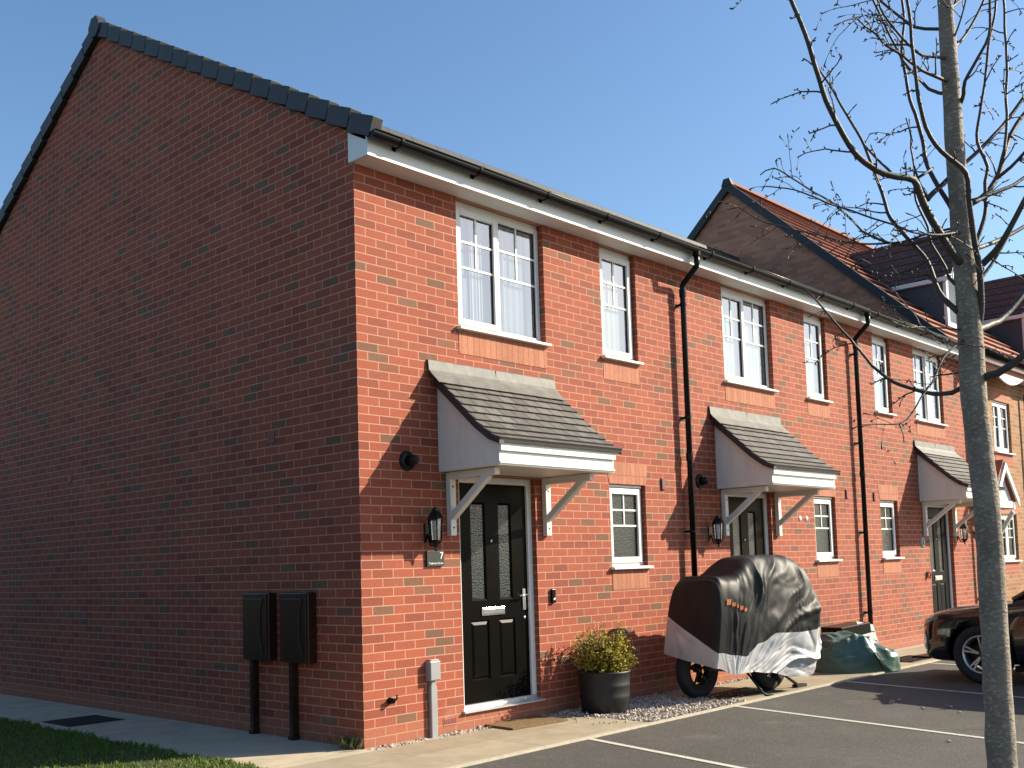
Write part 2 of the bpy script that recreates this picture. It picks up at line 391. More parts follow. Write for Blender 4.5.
def centre(o):
    """give a one-mesh top-level thing an origin at its own base"""
    me = o.data; xs = [v.co for v in me.vertices]
    c = Vector(((min(p.x for p in xs)+max(p.x for p in xs))/2, (min(p.y for p in xs)+max(p.y for p in xs))/2, min(p.z for p in xs)))
    for v in me.vertices: v.co -= c
    o.location = c; W[o.name] = c; return o
def text_mesh(txt, size, mat, name, parent, loc, rx=R(90), rz=0, shear=0, align='CENTER', ext=.001):
    cu = bpy.data.curves.new('t', 'FONT'); cu.body = txt; cu.size = size; cu.extrude = ext; cu.align_x = align; cu.align_y = 'CENTER'; cu.shear = shear
    o = bpy.data.objects.new('t', cu); COL.objects.link(o)
    dg = bpy.context.evaluated_depsgraph_get(); me = bpy.data.meshes.new_from_object(o.evaluated_get(dg))
    bpy.data.objects.remove(o); bpy.data.curves.remove(cu)
    me.transform(Matrix.Translation(Vector(loc)-W.get(parent.name, Vector())) @ Matrix.Rotation(rz, 4, 'Z') @ Matrix.Rotation(rx, 4, 'X'))
    me.materials.clear(); me.materials.append(mat); me.name = name
    ob = bpy.data.objects.new(name, me); COL.objects.link(ob); ob.parent = parent; W[ob.name] = W.get(parent.name, Vector()); return ob
def struct(o): o['kind'] = 'structure'; return o

# ------------------------------------------------------------------ ground
mb = MB(); mb.quad((-300, -300, -.012), (300, -300, -.012), (300, 300, -.012), (-300, 300, -.012)); struct(mb.build('ground', M_ASPH, normals=False))
mb = MB(); mb.box(-1.0, 2.32, -1.12, -.13, -.1, 0); mb.box(3.95, 40, -1.12, -.13, -.1, 0)
struct(mb.build('front_path', M_SLAB))
mb = MB(); mb.box(-1.0, -.004, -.126, 14, -.1, -.001); struct(mb.build('side_path', M_GPATH))
mb = MB(); mb.box(-14, 40, -1.168, -1.123, -.1, .004); struct(mb.build('path_edging', M_EDGE))
mb = MB(); mb.box(.0, 2.32, -.128, 0, -.1, -.006); mb.box(2.322, 3.948, -1.12, 0, -.1, -.006); mb.box(3.95, 40, -.128, 0, -.1, -.006)
struct(mb.build('gravel_bed', M_STONE))
mb = MB()
lawn = mb.grid(lambda a, b: (-14+12.97*a, -1.12+50*b, .012+.015*mnoise.noise(Vector((a*30, b*40, 0)))), 40, 50)
struct(mb.build('lawn_soil', M_SOIL))
mb = MB()
def line(x0, y0, x1, y1, wd=.06):
    d = Vector((x1-x0, y1-y0, 0)).normalized(); n = Vector((-d.y, d.x, 0))*wd/2
    a, b = Vector((x0, y0, -.008)), Vector((x1, y1, -.008)); mb.quad(a-n, b-n, b+n, a+n)
for x0 in (1.40, 3.66, 6.05, 8.45, 10.85):
    line(x0, -1.18, x0-.235*4.9, -6.1)
struct(mb.build('parking_bay_lines', M_LINE))

# grass blades (nobody could count them)
mb = MB(); g = random.Random(3)
def blade(x, y, h):
    a = g.uniform(0, 6.28); wv = Vector((math.cos(a), math.sin(a), 0))*g.uniform(.004, .008); ln = Vector((g.uniform(-.5, .5), g.uniform(-.5, .5), 0))*h
    p = Vector((x, y, .005)); mb.add([p-wv, p+wv, p+wv*.5+ln*.45+Vector((0, 0, h*.6)), p+ln+Vector((0, 0, h*.9))], [(0, 1, 2), (0, 2, 3)])
for i in range(42000):
    y = -1.0+8.4*g.random()**1.2; x = -1.0-2.6*g.random()**1.25
    x += .035*math.sin(y*5)+.02*math.sin(y*17)
    blade(x, y, g.uniform(.018, .05))
tag(mb.build('grass', M_GRASS, normals=False), 'short green lawn grass beside the grey side path', 'grass', kind='stuff')

# gravel
mb = MB(); g = random.Random(5)
OCT = [(1, 0, 0), (-1, 0, 0), (0, 1, 0), (0, -1, 0), (0, 0, 1), (0, 0, -1)]
OF = [(0, 2, 4), (2, 1, 4), (1, 3, 4), (3, 0, 4), (2, 0, 5), (1, 2, 5), (3, 1, 5), (0, 3, 5)]
def stone(x, y, z, r):
    m = Matrix.Rotation(g.uniform(0, 6.28), 3, Vector((g.uniform(-1, 1), g.uniform(-1, 1), g.uniform(-1, 1))).normalized())
    s3 = [r*g.uniform(.7, 1.3) for _ in range(3)]
    mb.add([Vector((x, y, z))+m @ Vector((p[0]*s3[0], p[1]*s3[1], p[2]*s3[2])) for p in OCT], OF)
for i in range(3300):
    x = g.uniform(2.33, 3.94); y = -1.11*g.random()
    stone(x, y, g.uniform(-.02, .012), g.uniform(.010, .021))
for i in range(1500):
    x = 8.5*g.random()**.8; stone(x, g.uniform(-.12, -.01), g.uniform(-.02, .008), g.uniform(.009, .018))
for i in range(60):
    stone(g.choice([g.gauss(2.2, .12), g.gauss(4.15, .2)]), g.uniform(-1.0, -.15), .008, g.uniform(.008, .014))
tag(mb.build('gravel', M_GRAVEL), 'pale white gravel chippings along the foot of the brick wall', 'gravel', kind='stuff')

# ------------------------------------------------------------------ building helpers
def stepped_roof(prof, x0, x1, n, lift, thick, uvscale=1):
    """courses of tiles from the eave up a (y, z) profile"""
    mb = MB()
    L = [0]
    for a, b in zip(prof, prof[1:]): L.append(L[-1]+math.hypot(b[0]-a[0], b[1]-a[1]))
    def pt(s, up):
        s = max(0, min(L[-1], s))
        for i in range(len(L)-1):
            if s <= L[i+1]+1e-9:
                t = (s-L[i])/(L[i+1]-L[i]); a, b = prof[i], prof[i+1]
                dy, dz = b[0]-a[0], b[1]-a[1]; l = math.hypot(dy, dz); sg = 1 if dz*1 > 0 else 1
                ny, nz = -dz/l, dy/l
                if nz < 0: ny, nz = -ny, -nz
                return (a[0]+t*dy+ny*up, a[1]+t*dz+nz*up)
    ds = L[-1]/n
    for k in range(n):
        a = pt(k*ds, lift); b = pt((k+1)*ds, 0); a0 = pt(k*ds, -.004)
        mb.quad((x0, *a), (x1, *a), (x1, *b), (x0, *b), uv=[(x0, k), (x1, k), (x1, k+1), (x0, k+1)])
        mb.quad((x0, *a0), (x1, *a0), (x1, *a), (x0, *a), uv=[(x0, k), (x1, k), (x1, k), (x0, k)])  # risers take the dark joint colour, painting in shade beneath each course
        for x in (x0, x1): mb.quad((x, *a0), (x, *a), (x, *b), uv=[(.1, k+.5)]*3)
    ptsU = [pt(s, -.003) for s in L]; ptsD = [pt(s, -thick) for s in L]
    for i in range(len(L)-1):
        mb.quad((x0, *ptsD[i]), (x1, *ptsD[i]), (x1, *ptsD[i+1]), (x0, *ptsD[i+1]), uv=[(.1, .5)]*4)
        for x in (x0, x1): mb.quad((x, *ptsD[i]), (x, *ptsU[i]), (x, *ptsU[i+1]), (x, *ptsD[i+1]), uv=[(.1, .5)]*4)
    for i in (0, -1): mb.quad((x0, *ptsD[i]), (x1, *ptsD[i]), (x1, *ptsU[i]), (x0, *ptsU[i]), uv=[(.1, .5)]*4)
    return mb

REV = .13
def front_wall(mb, x0, x1, z0, z1, ops, y=0.0):
    xs = sorted({x0, x1, *[o[0] for o in ops], *[o[1] for o in ops]}); zs = sorted({z0, z1, *[o[2] for o in ops], *[o[3] for o in ops]})
    for a, b in zip(xs, xs[1:]):
        for c, d in zip(zs, zs[1:]):
            if any(o[0] <= a+1e-6 and b <= o[1]+1e-6 and o[2] <= c+1e-6 and d <= o[3]+1e-6 for o in ops): continue
            mb.quad((a, y, c), (b, y, c), (b, y, d), (a, y, d))
    for a, b, c, d in ops:
        mb.quad((a, y, c), (a, y, d), (a, y+REV, d), (a, y+REV, c)); mb.quad((b, y, c), (b, y+REV, c), (b, y+REV, d), (b, y, d))
        mb.quad((a, y, c), (a, y+REV, c), (b, y+REV, c), (b, y, c)); mb.quad((a, y, d), (b, y, d), (b, y+REV, d), (a, y+REV, d))

def window(house, x0, x1, z0, z1, lights, inside='net', soffit=False, mat=M_WHITE, wallmat=None, bars=True, sold=M_SOLD, y=0.0):
    """lights: list of (fraction0, fraction1, opens)"""
    yf, yb = y+.062, y+.125
    zt = z1-(.045 if soffit else .012)
    f = MB(); t = .048; xa, xb = x0+.004, x1-.004
    f.box(xa, xa+t, yf, yb, z0+.05, zt); f.box(xb-t, xb, yf, yb, z0+.05, zt)
    f.box(xa+t, xb-t, yf, yb, zt-t, zt); f.box(xa, xb, yf-.004, yb, z0, z0+.05)
    f.box(xa-.001, xb+.001, yf+.01, yb, zt+.001, zt+.045 if soffit else z1+.0)     # head trim / vent strip
    if not soffit: f.box(xa+.03, xb-.03, yf-.03, yf+.006, zt-.018, zt+.008)
    wi = xb-xa-2*t
    for i, (p, q, op) in enumerate(lights[:-1]):
        xm = xa+t+wi*q; f.box(xm-.026, xm+.026, yf, yb, z0+.05, zt-t)
    win = f.build('window', mat, house, bevel=.006)
    drp_all = []; sa = MB(); gk = MB(); pn = MB(); br = MB(); nt_ = MB()
    for i, (p, q, op) in enumerate(lights):
        a = xa+t+wi*p+(.026 if i else 0); b = xa+t+wi*q-(.026 if i < len(lights)-1 else 0); c, d = z0+.05, zt-t
        yg = yf+.022
        if op:
            s = .042; ov = .018
            sa.box(a-ov, a+s, yf-.02, yf+.02, c-ov, d+ov); sa.box(b-s, b+ov, yf-.02, yf+.02, c-ov, d+ov)
            sa.box(a+s, b-s, yf-.02, yf+.02, d-s, d+ov); sa.box(a+s, b-s, yf-.02, yf+.02, c-ov, c+s)
            a += s; b -= s; c += s; d -= s; yg = yf+.006
        k = .008
        gk.box(a, a+k, yg-.005, yg+.02, c, d); gk.box(b-k, b, yg-.005, yg+.02, c, d); gk.box(a+k, b-k, yg-.005, yg+.02, d-k, d); gk.box(a+k, b-k, yg-.005, yg+.02, c, c+k)
        pn.quad((a, yg+.004, c), (b, yg+.004, c), (b, yg+.004, d), (a, yg+.004, d))
        if bars:
            h = d-c; bw = .010
            for fz in (.25, .5): zz = d-h*fz; br.box(a, b, yg-.006, yg+.002, zz-bw, zz+bw)
            xm = (a+b)/2
            br.box(xm-bw, xm+bw, yg-.0055, yg+.0015, d-h*.25+bw, d); br.box(xm-bw, xm+bw, yg-.0055, yg+.0015, d-h*.5+bw, d-h*.25-bw)
        if inside == 'frost': pass
        elif inside == 'net':
            nt_.box(a-.02, b+.02, y+.110, y+.113, c-.03, d+.03)
        elif inside == 'drapes':
            wv = b-a
            nt_.box(a-.02, b+.02, y+.128, y+.131, c-.03, d+.03)
            dr_ = MB(); drp_all.append(dr_)
            for (u0, u1) in ((-.02, .10), (.40, .80)) if i == 0 else ((.80, 1.02), (.03, .22)):
                n = 14; px = [(a+wv*(u0+(u1-u0)*j/n), y+.114+.006*math.sin(j*1.9)) for j in range(n+1)]
                for (p0, q0), (p1, q1) in zip(px, px[1:]): dr_.quad((p0, q0, c-.03), (p1, q1, c-.03), (p1, q1, d+.03), (p0, q0, d+.03))
    for d_ in drp_all: d_.build('drape', M_DRAPE, win)
    if sa.v: sa.build('sash', mat, win, bevel=.006)
    gk.build('gasket', M_GASK, win)
    pn.build('pane', M_FROST if inside == 'frost' else M_GLASS, win, normals=False)
    if br.v: br.build('glazing_bar', mat, win)
    if nt_.v: nt_.build('net_curtain', M_SHEER if inside == 'drapes' else M_NET, win)
    si = MB(); si.prism([(y-.055, z0-.034), (y-.055, z0-.010), (y+.075, z0+.004), (y+.075, z0-.036)], 'x', x0-.028, x1+.028)
    si.build('sill', M_SILL, win, bevel=.004)
    if sold:
        sp = MB(); sp.box(x0-.004, x1+.004, y-.004, y+.05, z0-.252, z0-.037); sp.build('soldier_course', sold, house)
    return win

def frontdoor(house, x0, x1, z0, z1, mat, flip=False, y=0.0):
    t = .062; yf = y+.055
    f = MB(); f.box(x0, x0+t, yf, y+.13, z0+.05, z1); f.box(x1-t, x1, yf, y+.13, z0+.05, z1); f.box(x0+t, x1-t, yf, y+.13, z1-t, z1)
    a, b, c, d = x0+t+.004, x1-t-.004, z0+.055, z1-t-.004
    s = MB(); yd = yf+.022
    W_ = b-a; H_ = d-c
    gx = [(a+.16*W_, a+.38*W_), (a+.57*W_, a+.77*W_)]
    gz = (c+.46*H_, c+.915*H_); lz = (c+.10*H_, c+.37*H_)
    ops = [(g0, g1, gz[0], gz[1]) for g0, g1 in gx]+[(g0-.02, g1+.02, lz[0], lz[1]) for g0, g1 in gx]
    xs = sorted({a, b, *[o[0] for o in ops], *[o[1] for o in ops]}); zs = sorted({c, d, *[o[2] for o in ops], *[o[3] for o in ops]})
    for p, q in zip(xs, xs[1:]):
        for r_, u in zip(zs, zs[1:]):
            if any(o[0] <= p+1e-6 and q <= o[1]+1e-6 and o[2] <= r_+1e-6 and u <= o[3]+1e-6 for o in ops): continue
            s.quad((p, yd, r_), (q, yd, r_), (q, yd, u), (p, yd, u))
    for k, (p, q, r_, u) in enumerate(ops):
        m_ = .022 if k < 2 else .010; dp = .016
        o = [(p, r_), (q, r_), (q, u), (p, u)]; i = [(p+m_, r_+m_), (q-m_, r_+m_), (q-m_, u-m_), (p+m_, u-m_)]
        for e in range(4):
            e2 = (e+1) % 4
            s.quad((o[e][0], yd, o[e][1]), (o[e2][0], yd, o[e2][1]), (i[e2][0], yd+dp, i[e2][1]), (i[e][0], yd+dp, i[e][1]))
        if k > 1:                                   # raised field in the lower panels
            n_ = .03; i2 = [(p+m_+n_, r_+m_+n_), (q-m_-n_, r_+m_+n_), (q-m_-n_, u-m_-n_), (p+m_+n_, u-m_-n_)]
            for e in range(4):
                e2 = (e+1) % 4
                s.quad((i[e][0], yd+dp, i[e][1]), (i[e2][0], yd+dp, i[e2][1]), (i2[e2][0], yd+.003, i2[e2][1]), (i2[e][0], yd+.003, i2[e][1]))
            s.quad(*[(q_[0], yd+.003, q_[1]) for q_ in i2])
    door = s.build('front_door', mat, house, normals=False)
    f.build('door_frame', M_WHITE, door, bevel=.005)
    gl = MB()
    for p, q, r_, u in ops[:2]: gl.quad((p+.02, yd+.0155, r_+.02), (q-.02, yd+.0155, r_+.02), (q-.02, yd+.0155, u-.02), (p+.02, yd+.0155, u-.02))
    gl.build('glass_panel', M_FROST, door, normals=False)
    l = MB(); xm = a+W_*.46; zl = c+.405*H_; l.box(xm-.15, xm+.15, yd-.012, yd, zl-.03, zl+.045); l.box(xm-.135, xm+.135, yd-.02, yd-.01, zl-.018, zl+.035)
    l.build('letterbox', M_CHROME, door, bevel=.004)
    h = MB(); xh = a+.06 if flip else b-.06; zh = c+.475*H_; dr = 1 if flip else -1
    h.box(xh-.02, xh+.02, yd-.01, yd, zh-.14, zh+.06); h.tube([(xh, yd-.01, zh), (xh, yd-.05, zh), (xh+dr*.11, yd-.05, zh-.004)], .010)
    h.lathe([(.0, -.014), (.016, -.012), (.016, 0)], (xh, yd-.0, zh-.21), 10, 'y'); h.build('handle', M_CHROME, door)
    v = MB(); v.lathe([(0, -.012), (.014, -.01), (.014, .0)], (xm, yd, c+.735*H_), 10, 'y'); v.build('peephole', M_CHROME, door)
    th = MB(); th.box(x0, x1, yf-.004, y+.13, z0+.02, z0+.05); th.prism([(y-.035, z0-.004), (y-.035, z0+.008), (yf-.004, z0+.03), (yf-.004, z0-.004)], 'x', x0-.02, x1+.02); th.build('threshold', M_ALU, door)
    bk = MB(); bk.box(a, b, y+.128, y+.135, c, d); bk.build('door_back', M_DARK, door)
    return door

def canopy(house, xl, xr, zoff=0):
    """lean-to porch roof between side panels at xl and xr"""
    def Z(p): return [(a, b+zoff) for a, b in p]
    prof = Z([(-.795, 2.468), (-.66, 2.535), (-.50, 2.66), (-.02, 3.115)])
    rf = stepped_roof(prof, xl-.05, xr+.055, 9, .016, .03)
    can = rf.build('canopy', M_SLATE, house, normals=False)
    for x in (xl-.052, xr+.050):                        # dark verge under the tile ends
        vg = MB(); vg.prism(Z([(-.79, 2.425), (-.79, 2.462), (-.66, 2.528), (-.50, 2.653), (-.02, 3.108), (-.02, 3.02), (-.50, 2.59), (-.66, 2.475)]), 'x', x, x+.055 if x < xl else x+.005)
        vg.build('verge', M_VERGE, can)
    for x0, x1, ex in ((xl, xl+.03, -1), (xr-.03, xr, 1)):
        sp = MB(); sp.prism(Z([(-.002, 2.258), (-.002, 3.06), (-.48, 2.615), (-.62, 2.51), (-.715, 2.465), (-.715, 2.258)]), 'x', x0, x1)
        xx = (x0-.005, x0) if ex < 0 else (x1, x1+.005)
        sp.prism(Z([(-.003, 2.262), (-.003, 2.80), (-.62, 2.262)]), 'x', *xx)
        sp.build('side_panel', M_CREAM, can)
    fa = MB(); fa.box(xl-.002, xr+.002, -.735, -.7155, 2.258+zoff, 2.375+zoff); fa.box(xl-.004, xr+.004, -.760, -.7155, 2.377+zoff, 2.452+zoff); fa.box(xl-.003, xr+.003, -.748, -.7155, 2.272+zoff, 2.289+zoff)
    fa.build('fascia', M_FASC, can, bevel=.003)
    so_ = MB(); so_.box(xl+.031, xr-.031, -.714, -.003, 2.262+zoff, 2.276+zoff); so_.build('soffit', M_CREAM, can)
    fl = MB(); n = 14; lap = random.Random(int(xl*10))
    xs = [xl-.115+(xr-xl+.145)*i/n for i in range(n+1)]
    ys = [0*lap.random() for _ in xs]
    pr = Z([(-.004, 3.245), (-.020, 3.235), (-.028, 3.15), (-.06, 3.112), (-.155, 3.022)])
    nf_ = 40; fl.add([(xs[0]+(xs[-1]-xs[0])*i/nf_, q[0]+.002*mnoise.noise(Vector((i*.5, k, xl))), q[1]+.003*mnoise.noise(Vector((i*.4, k, xl+3)))) for i in range(nf_+1) for k, q in enumerate(pr)],
           [(i*5+k, (i+1)*5+k, (i+1)*5+k+1, i*5+k+1) for i in range(nf_) for k in range(4)])
    fl.box((xs[0]+xs[-1])/2-.004, (xs[0]+xs[-1])/2+.004, -.026, -.010, 3.16+zoff, 3.236+zoff)
    fo = fl.build('lead_flashing', M_LEAD, can); sd = fo.modifiers.new('thick', 'SOLIDIFY'); sd.thickness = .006
    for x in (xl+.075, xr-.20):
        b = MB(); q = .035
        b.box(x, x+2*q, -.055, -.002, 1.70+zoff, 2.256+zoff); b.box(x+.004, x+2*q-.004, -.60, -.055, 2.192+zoff, 2.256+zoff)
        p0, p1 = Vector((x+q, -.045, 1.86+zoff)), Vector((x+q, -.50, 2.205+zoff)); d = (p1-p0); c = (p0+p1)/2; dn = d.normalized()
        b.obox(c, (q-.006, 0, 0), d/2, Vector((0, -dn.z, dn.y))*.03)
        br_ = b.build('bracket', M_CREAM, can, bevel=.004)
        for zz in (1.77, 2.13): sc_ = MB(); sc_.lathe([(.0, -.004), (.009, -.003), (.009, 0)], (x+q, -.055, zz+zoff), 8, 'y'); sc_.build('screw', M_IRON, br_)
    return can

def gutter_run(house, x0, x1, end=None):
    g_ = MB(); n = 10; yc, zc, r = -.290, 4.966, .058
    out = [(yc+r*math.cos(math.pi+math.pi*k/n), zc+r*math.sin(math.pi+math.pi*k/n)) for k in range(n+1)]
    inn = [(yc+(r-.006)*math.cos(math.pi+math.pi*k/n), zc+(r-.006)*math.sin(math.pi+math.pi*k/n)) for k in range(n+1)]
    poly = out+inn[::-1]
    g_.prism(poly, 'x', x0, x1)
    g_.tube([(x0, yc-r, zc+.002), (x1, yc-r, zc+.002)], .007, 6)
    if end: g_.prism(out, 'x', x0-.006, x0)
    go = g_.build('gutter', M_BLACK, house)
    x = x0+.30
    while x < x1-.1:
        b = MB(); o2 = [(yc+(r+.008)*math.cos(math.pi+math.pi*k/n), zc+(r+.008)*math.sin(math.pi+math.pi*k/n)) for k in range(n+1)]
        b.prism(o2+[(yc+r+.008, zc+.012), (yc-r-.01, zc+.012)], 'x', x-.014, x+.014); b.box(x-.02, x+.02, -.232, -.2215, 4.90, 4.97)
        b.build('gutter_bracket', M_BLACK, go); x += .92
    return go
def downpipe(house, x):
    d = MB(); r = .034
    d.lathe([(.045, 0), (.045, .05)], (x, -.292, 4.885), 12); d.tube([(x, -.292, 4.915), (x, -.292, 4.80), (x, -.285, 4.765), (x, -.10, 4.60), (x, -.085, 4.57), (x, -.082, 4.52), (x, -.082, .06)], r, 10)
    for z in (4.50, 2.6): d.lathe([(.04, -.05), (.042, 0), (.04, .04)], (x, -.082, z), 12)
    o = d.build('downpipe', M_BLACK, house)
    for z in (4.36, 3.05, 1.75, .6):
        b = MB(); b.lathe([(.041, -.014), (.041, .014)], (x, -.082, z), 12); b.box(x-.012, x+.012, -.05, -.004, z-.012, z+.012); b.box(x-.045, x+.045, -.006, -.001, z-.02, z+.02)
        b.build('pipe_clip', M_BLACK, o)

AY, SL = 4.555, .5598                                   # ridge depth and roof slope of the terrace
def zb(y): return 5.065+SL*(y if y <= AY else 2*AY-y)
DEP = 2*AY-.0
def terrace(name, label, x0, x1, ops, left_gable):
    h = thing(name, label, 'house', (x0, 0, 0))
    wl = MB(); e = .004
    front_wall(wl, x0 if left_gable else x0+.0005, x1-.0005, -.05, 4.80, ops)
    back = DEP
    gp = [(0, -.05), (back, -.05), (back, 5.06), (AY, zb(AY)), (0, 5.06)]
    wl.add([(x0 if left_gable else x0+e, a, b) for a, b in gp], [tuple(range(5))])
    wl.add([(x1-e, a, b) for a, b in gp], [tuple(range(5))])
    wl.quad((x0, back, -.05), (x1, back, -.05), (x1, back, 5.0), (x0, back, 5.0))
    wl.build('wall', M_RED, h, normals=False)
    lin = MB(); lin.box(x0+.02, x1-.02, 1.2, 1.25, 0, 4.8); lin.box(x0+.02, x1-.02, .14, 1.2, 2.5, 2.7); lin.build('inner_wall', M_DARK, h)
    # roof
    zr = .098
    pf = [(-.30, zb(-.30)+zr-.025), (AY, zb(AY)+zr)]; pb = [(DEP+.30, zb(-.30)+zr-.025), (AY, zb(AY)+zr)]
    xa, xb = (x0-.03 if left_gable else x0+.001), x1-.001
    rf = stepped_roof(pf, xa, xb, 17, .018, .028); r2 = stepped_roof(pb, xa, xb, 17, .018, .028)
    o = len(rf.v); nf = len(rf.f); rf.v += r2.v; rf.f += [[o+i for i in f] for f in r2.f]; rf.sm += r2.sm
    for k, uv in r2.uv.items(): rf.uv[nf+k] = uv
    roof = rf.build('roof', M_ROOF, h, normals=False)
    rd = MB(); L_ = xb-xa; n = max(2, int(L_/.45))
    for k in range(n):
        a, b = xa+L_*k/n, xa+L_*(k+1)/n
        rd.prism([(AY-.13, zb(AY)+.04), (AY-.085, zb(AY)+.13), (AY-.03, zb(AY)+.165), (AY+.03, zb(AY)+.165), (AY+.085, zb(AY)+.13), (AY+.13, zb(AY)+.04)], 'x', a+.003, b-.003)
    rd.build('ridge', M_VERGE, roof)
    if left_gable:
        vg = MB(); n = 17
        for sgn in (1, -1):
            y0, z0 = -.27, zb(-.27); d = Vector((0, AY-y0, zb(AY)-z0)); L_ = d.length; d.normalize(); up = Vector((0, -d.z, d.y)); ds = (L_+.02)/n
            for k in range(n):
                c = Vector((0, y0, z0))+d*(ds*(k+.5))+up*.082
                tl = math.atan2(.032, ds); dd = d*math.cos(tl)-up*math.sin(tl); uu = up*math.cos(tl)+d*math.sin(tl)
                hx = .055+.004*(k % 2)
                a, b_, c_ = Vector((hx, 0, 0)), dd*(ds*.5-.006), uu*.080
                if sgn < 0:
                    f = lambda v: Vector((v.x, -v.y, v.z)); c = Vector((c.x, 2*AY-c.y, c.z)); b_ = f(b_); c_ = f(c_)
                c.x = -.066+hx
                vg.obox(c, a, b_, c_)
        vg.build('verge', M_VERGE, roof, bevel=.004)
        bd = MB()
        for sgn in (1, -1):
            f = (lambda q: q) if sgn > 0 else (lambda q: (2*AY-q[0], q[1]))
            bd.prism([f(q) for q in ((-.25, zb(-.25)+.02), (-.25, zb(-.25)+.14), (AY, zb(AY)+.15), (AY, zb(AY)+.03))], 'x', -.045, -.003)
        bd.build('verge_board', M_GASK, roof)
        cp = MB(); z = zb(AY); cp.prism([(AY-.12, z+.03), (AY-.13, z+.11), (AY-.06, z+.205), (AY+.06, z+.205), (AY+.13, z+.11), (AY+.12, z+.03), (AY+.05, z-.03), (AY-.05, z-.03)], 'x', -.085, .02)
        cp.build('ridge_end_cap', M_VERGE, roof)
    # eaves box
    fa = MB(); xe = x0-.03 if left_gable else x0+.0012
    fa.box(xe, x1-.0012, -.221, -.20, 4.80, 4.985); fa.box(xe, x1-.0012, -.2235, -.2215, 4.80, 4.826)
    if left_gable: fa.prism([(-.1995, 4.802), (-.1995, 4.93), (-.02, 5.03), (.03, 5.06), (.03, 4.802)], 'x', -.03, -.003)
    fa.build('fascia', M_FASC, h)
    sf = MB(); sf.box(xe+.032 if left_gable else xe, x1-.0012, -.199, .135, 4.802, 4.815); sf.build('soffit', M_WHITE, h)
    gutter_run(h, xe-.02 if left_gable else xe, x1-.0012, left_gable)
    return h

def head_arch(house, x0, x1, z, y=0.0, mat=None):
    m = MB(); m.prism([(x0, z), (x1, z), (x1+.055, z+.225), (x0-.055, z+.225)], 'y', y-.004, y+.03); m.build('flat_arch', mat or M_SOLD, house)

def weep(house, x, z):
    m = MB(); m.box(x-.034, x+.034, -.012, .02, z-.065, z+.065); m.box(x-.028, x+.028, -.02, -.012, z-.058, z+.055); m.build('vent_cover', M_REDPL, house)

# ------------------------------------------------------------------ the three terrace houses
B0, B1, B2, B3 = 0., 4.665, 9.145, 13.8
def unit_ops(f):
    o = [f(1.172, 2.367)+(3.60, 4.80), f(3.274, 3.90)+(3.60, 4.80), f(3.30, 3.935)+(1.385, 2.247), f(1.115, 2.135)+(.15, 2.245)]
    return o
h1 = terrace('end_terrace_house', 'red brick end house with tall shaded gable wall and black door', B0, B1, unit_ops(lambda a, b: (a, b)), True)
d2 = 4.495
h2 = terrace('mid_terrace_house', 'middle red brick house with net curtains behind the covered motorcycle', B1, B2, unit_ops(lambda a, b: (a+d2, b+d2)), False)
MX = 13.83
h3 = terrace('mid_terrace_house', 'red brick house behind the dark car with charcoal front door', B2, B3, unit_ops(lambda a, b: (MX-b, MX-a)), False)
for h, f, ins, mir in ((h1, lambda a, b: (a, b), 'drapes', 0), (h2, lambda a, b: (a+d2, b+d2), 'net', 0), (h3, lambda a, b: (MX-b, MX-a), 'net', 1)):
    ls = [(0, .5, True), (.5, 1, False)]
    if mir: ls = [(0, .5, False), (.5, 1, True)]
    a, b = f(1.172, 2.367); window(h, a, b, 3.60, 4.80, ls, ins, True)
    a, b = f(3.274, 3.90); window(h, a, b, 3.60, 4.80, [(0, 1, True)], 'net', True)
    a, b = f(3.30, 3.935); window(h, a, b, 1.385, 2.247, [(0, 1, True)], 'frost'); head_arch(h, a, b, 2.249)
    a, b = f(1.115, 2.135); frontdoor(h, a, b, .15, 2.245, M_DOORG if mir else M_DOOR, flip=bool(mir))
    a, b = f(.885, 2.43); canopy(h, a, b)
downpipe(h1, 4.70); downpipe(h2, 9.17); downpipe(h3, 13.73)
weep(h1, 4.26, 2.275); weep(h2, 8.79, 2.30); weep(h3, 9.70, 2.29)
ab = MB(); ab.box(.86, 1.02, -.004, .02, .065, .135)
abo = ab.build('air_brick', M_RED2, h1)
sl_ = MB()
for k in range(7): sl_.box(.872+.021*k, .883+.021*k, -.0055, .0, .078, .122)
sl_.build('air_brick_slot', M_REDPL, abo)
gb = MB()
for y, z in ((1.23, 2.63), (5.32, 2.59)): gb.box(-.008, .02, y-.05, y+.05, z-.05, z+.05)
gb.build('vent_cover', M_REDPL, h1)

# ------------------------------------------------------------------ the taller house beyond, buff brick with dormers
X4, E4 = 13.8, 26.0
h4 = thing('townhouse', 'taller buff brick house with red tile roof and two dormers', 'house', (X4, 0, 0))
A4, S4 = 4.62, .935
def z4(y): return 5.0+S4*(y if y <= A4 else 2*A4-y)
wl = MB(); ops4 = [(15.08, 16.05, 3.30, 4.27), (15.08, 16.05, 1.25, 2.12), (18.5, 19.5, 3.30, 4.27), (18.5, 19.5, 1.25, 2.12)]
front_wall(wl, X4+.001, E4, -.05, 4.95, ops4+[(13.98, 14.86, .12, 2.17)])
gp = [(0, -.05), (2*A4, -.05), (2*A4, 5.0), (A4, z4(A4)), (0, 5.0)]
for x in (X4, E4): wl.add([(x, a, b) for a, b in gp], [tuple(range(5))])
wl.quad((X4, 2*A4, -.05), (E4, 2*A4, -.05), (E4, 2*A4, 5.), (X4, 2*A4, 5.))
BRN = [(0, (.36, .165, .10, 1)), (.5, (.46, .21, .13, 1)), (1, (.52, .26, .16, 1))]
wl.build('wall', M_ORG, h4, normals=False)
lin = MB(); lin.box(X4+.1, E4-.1, 1.2, 1.25, 0, 4.8); lin.build('inner_wall', M_DARK, h4)
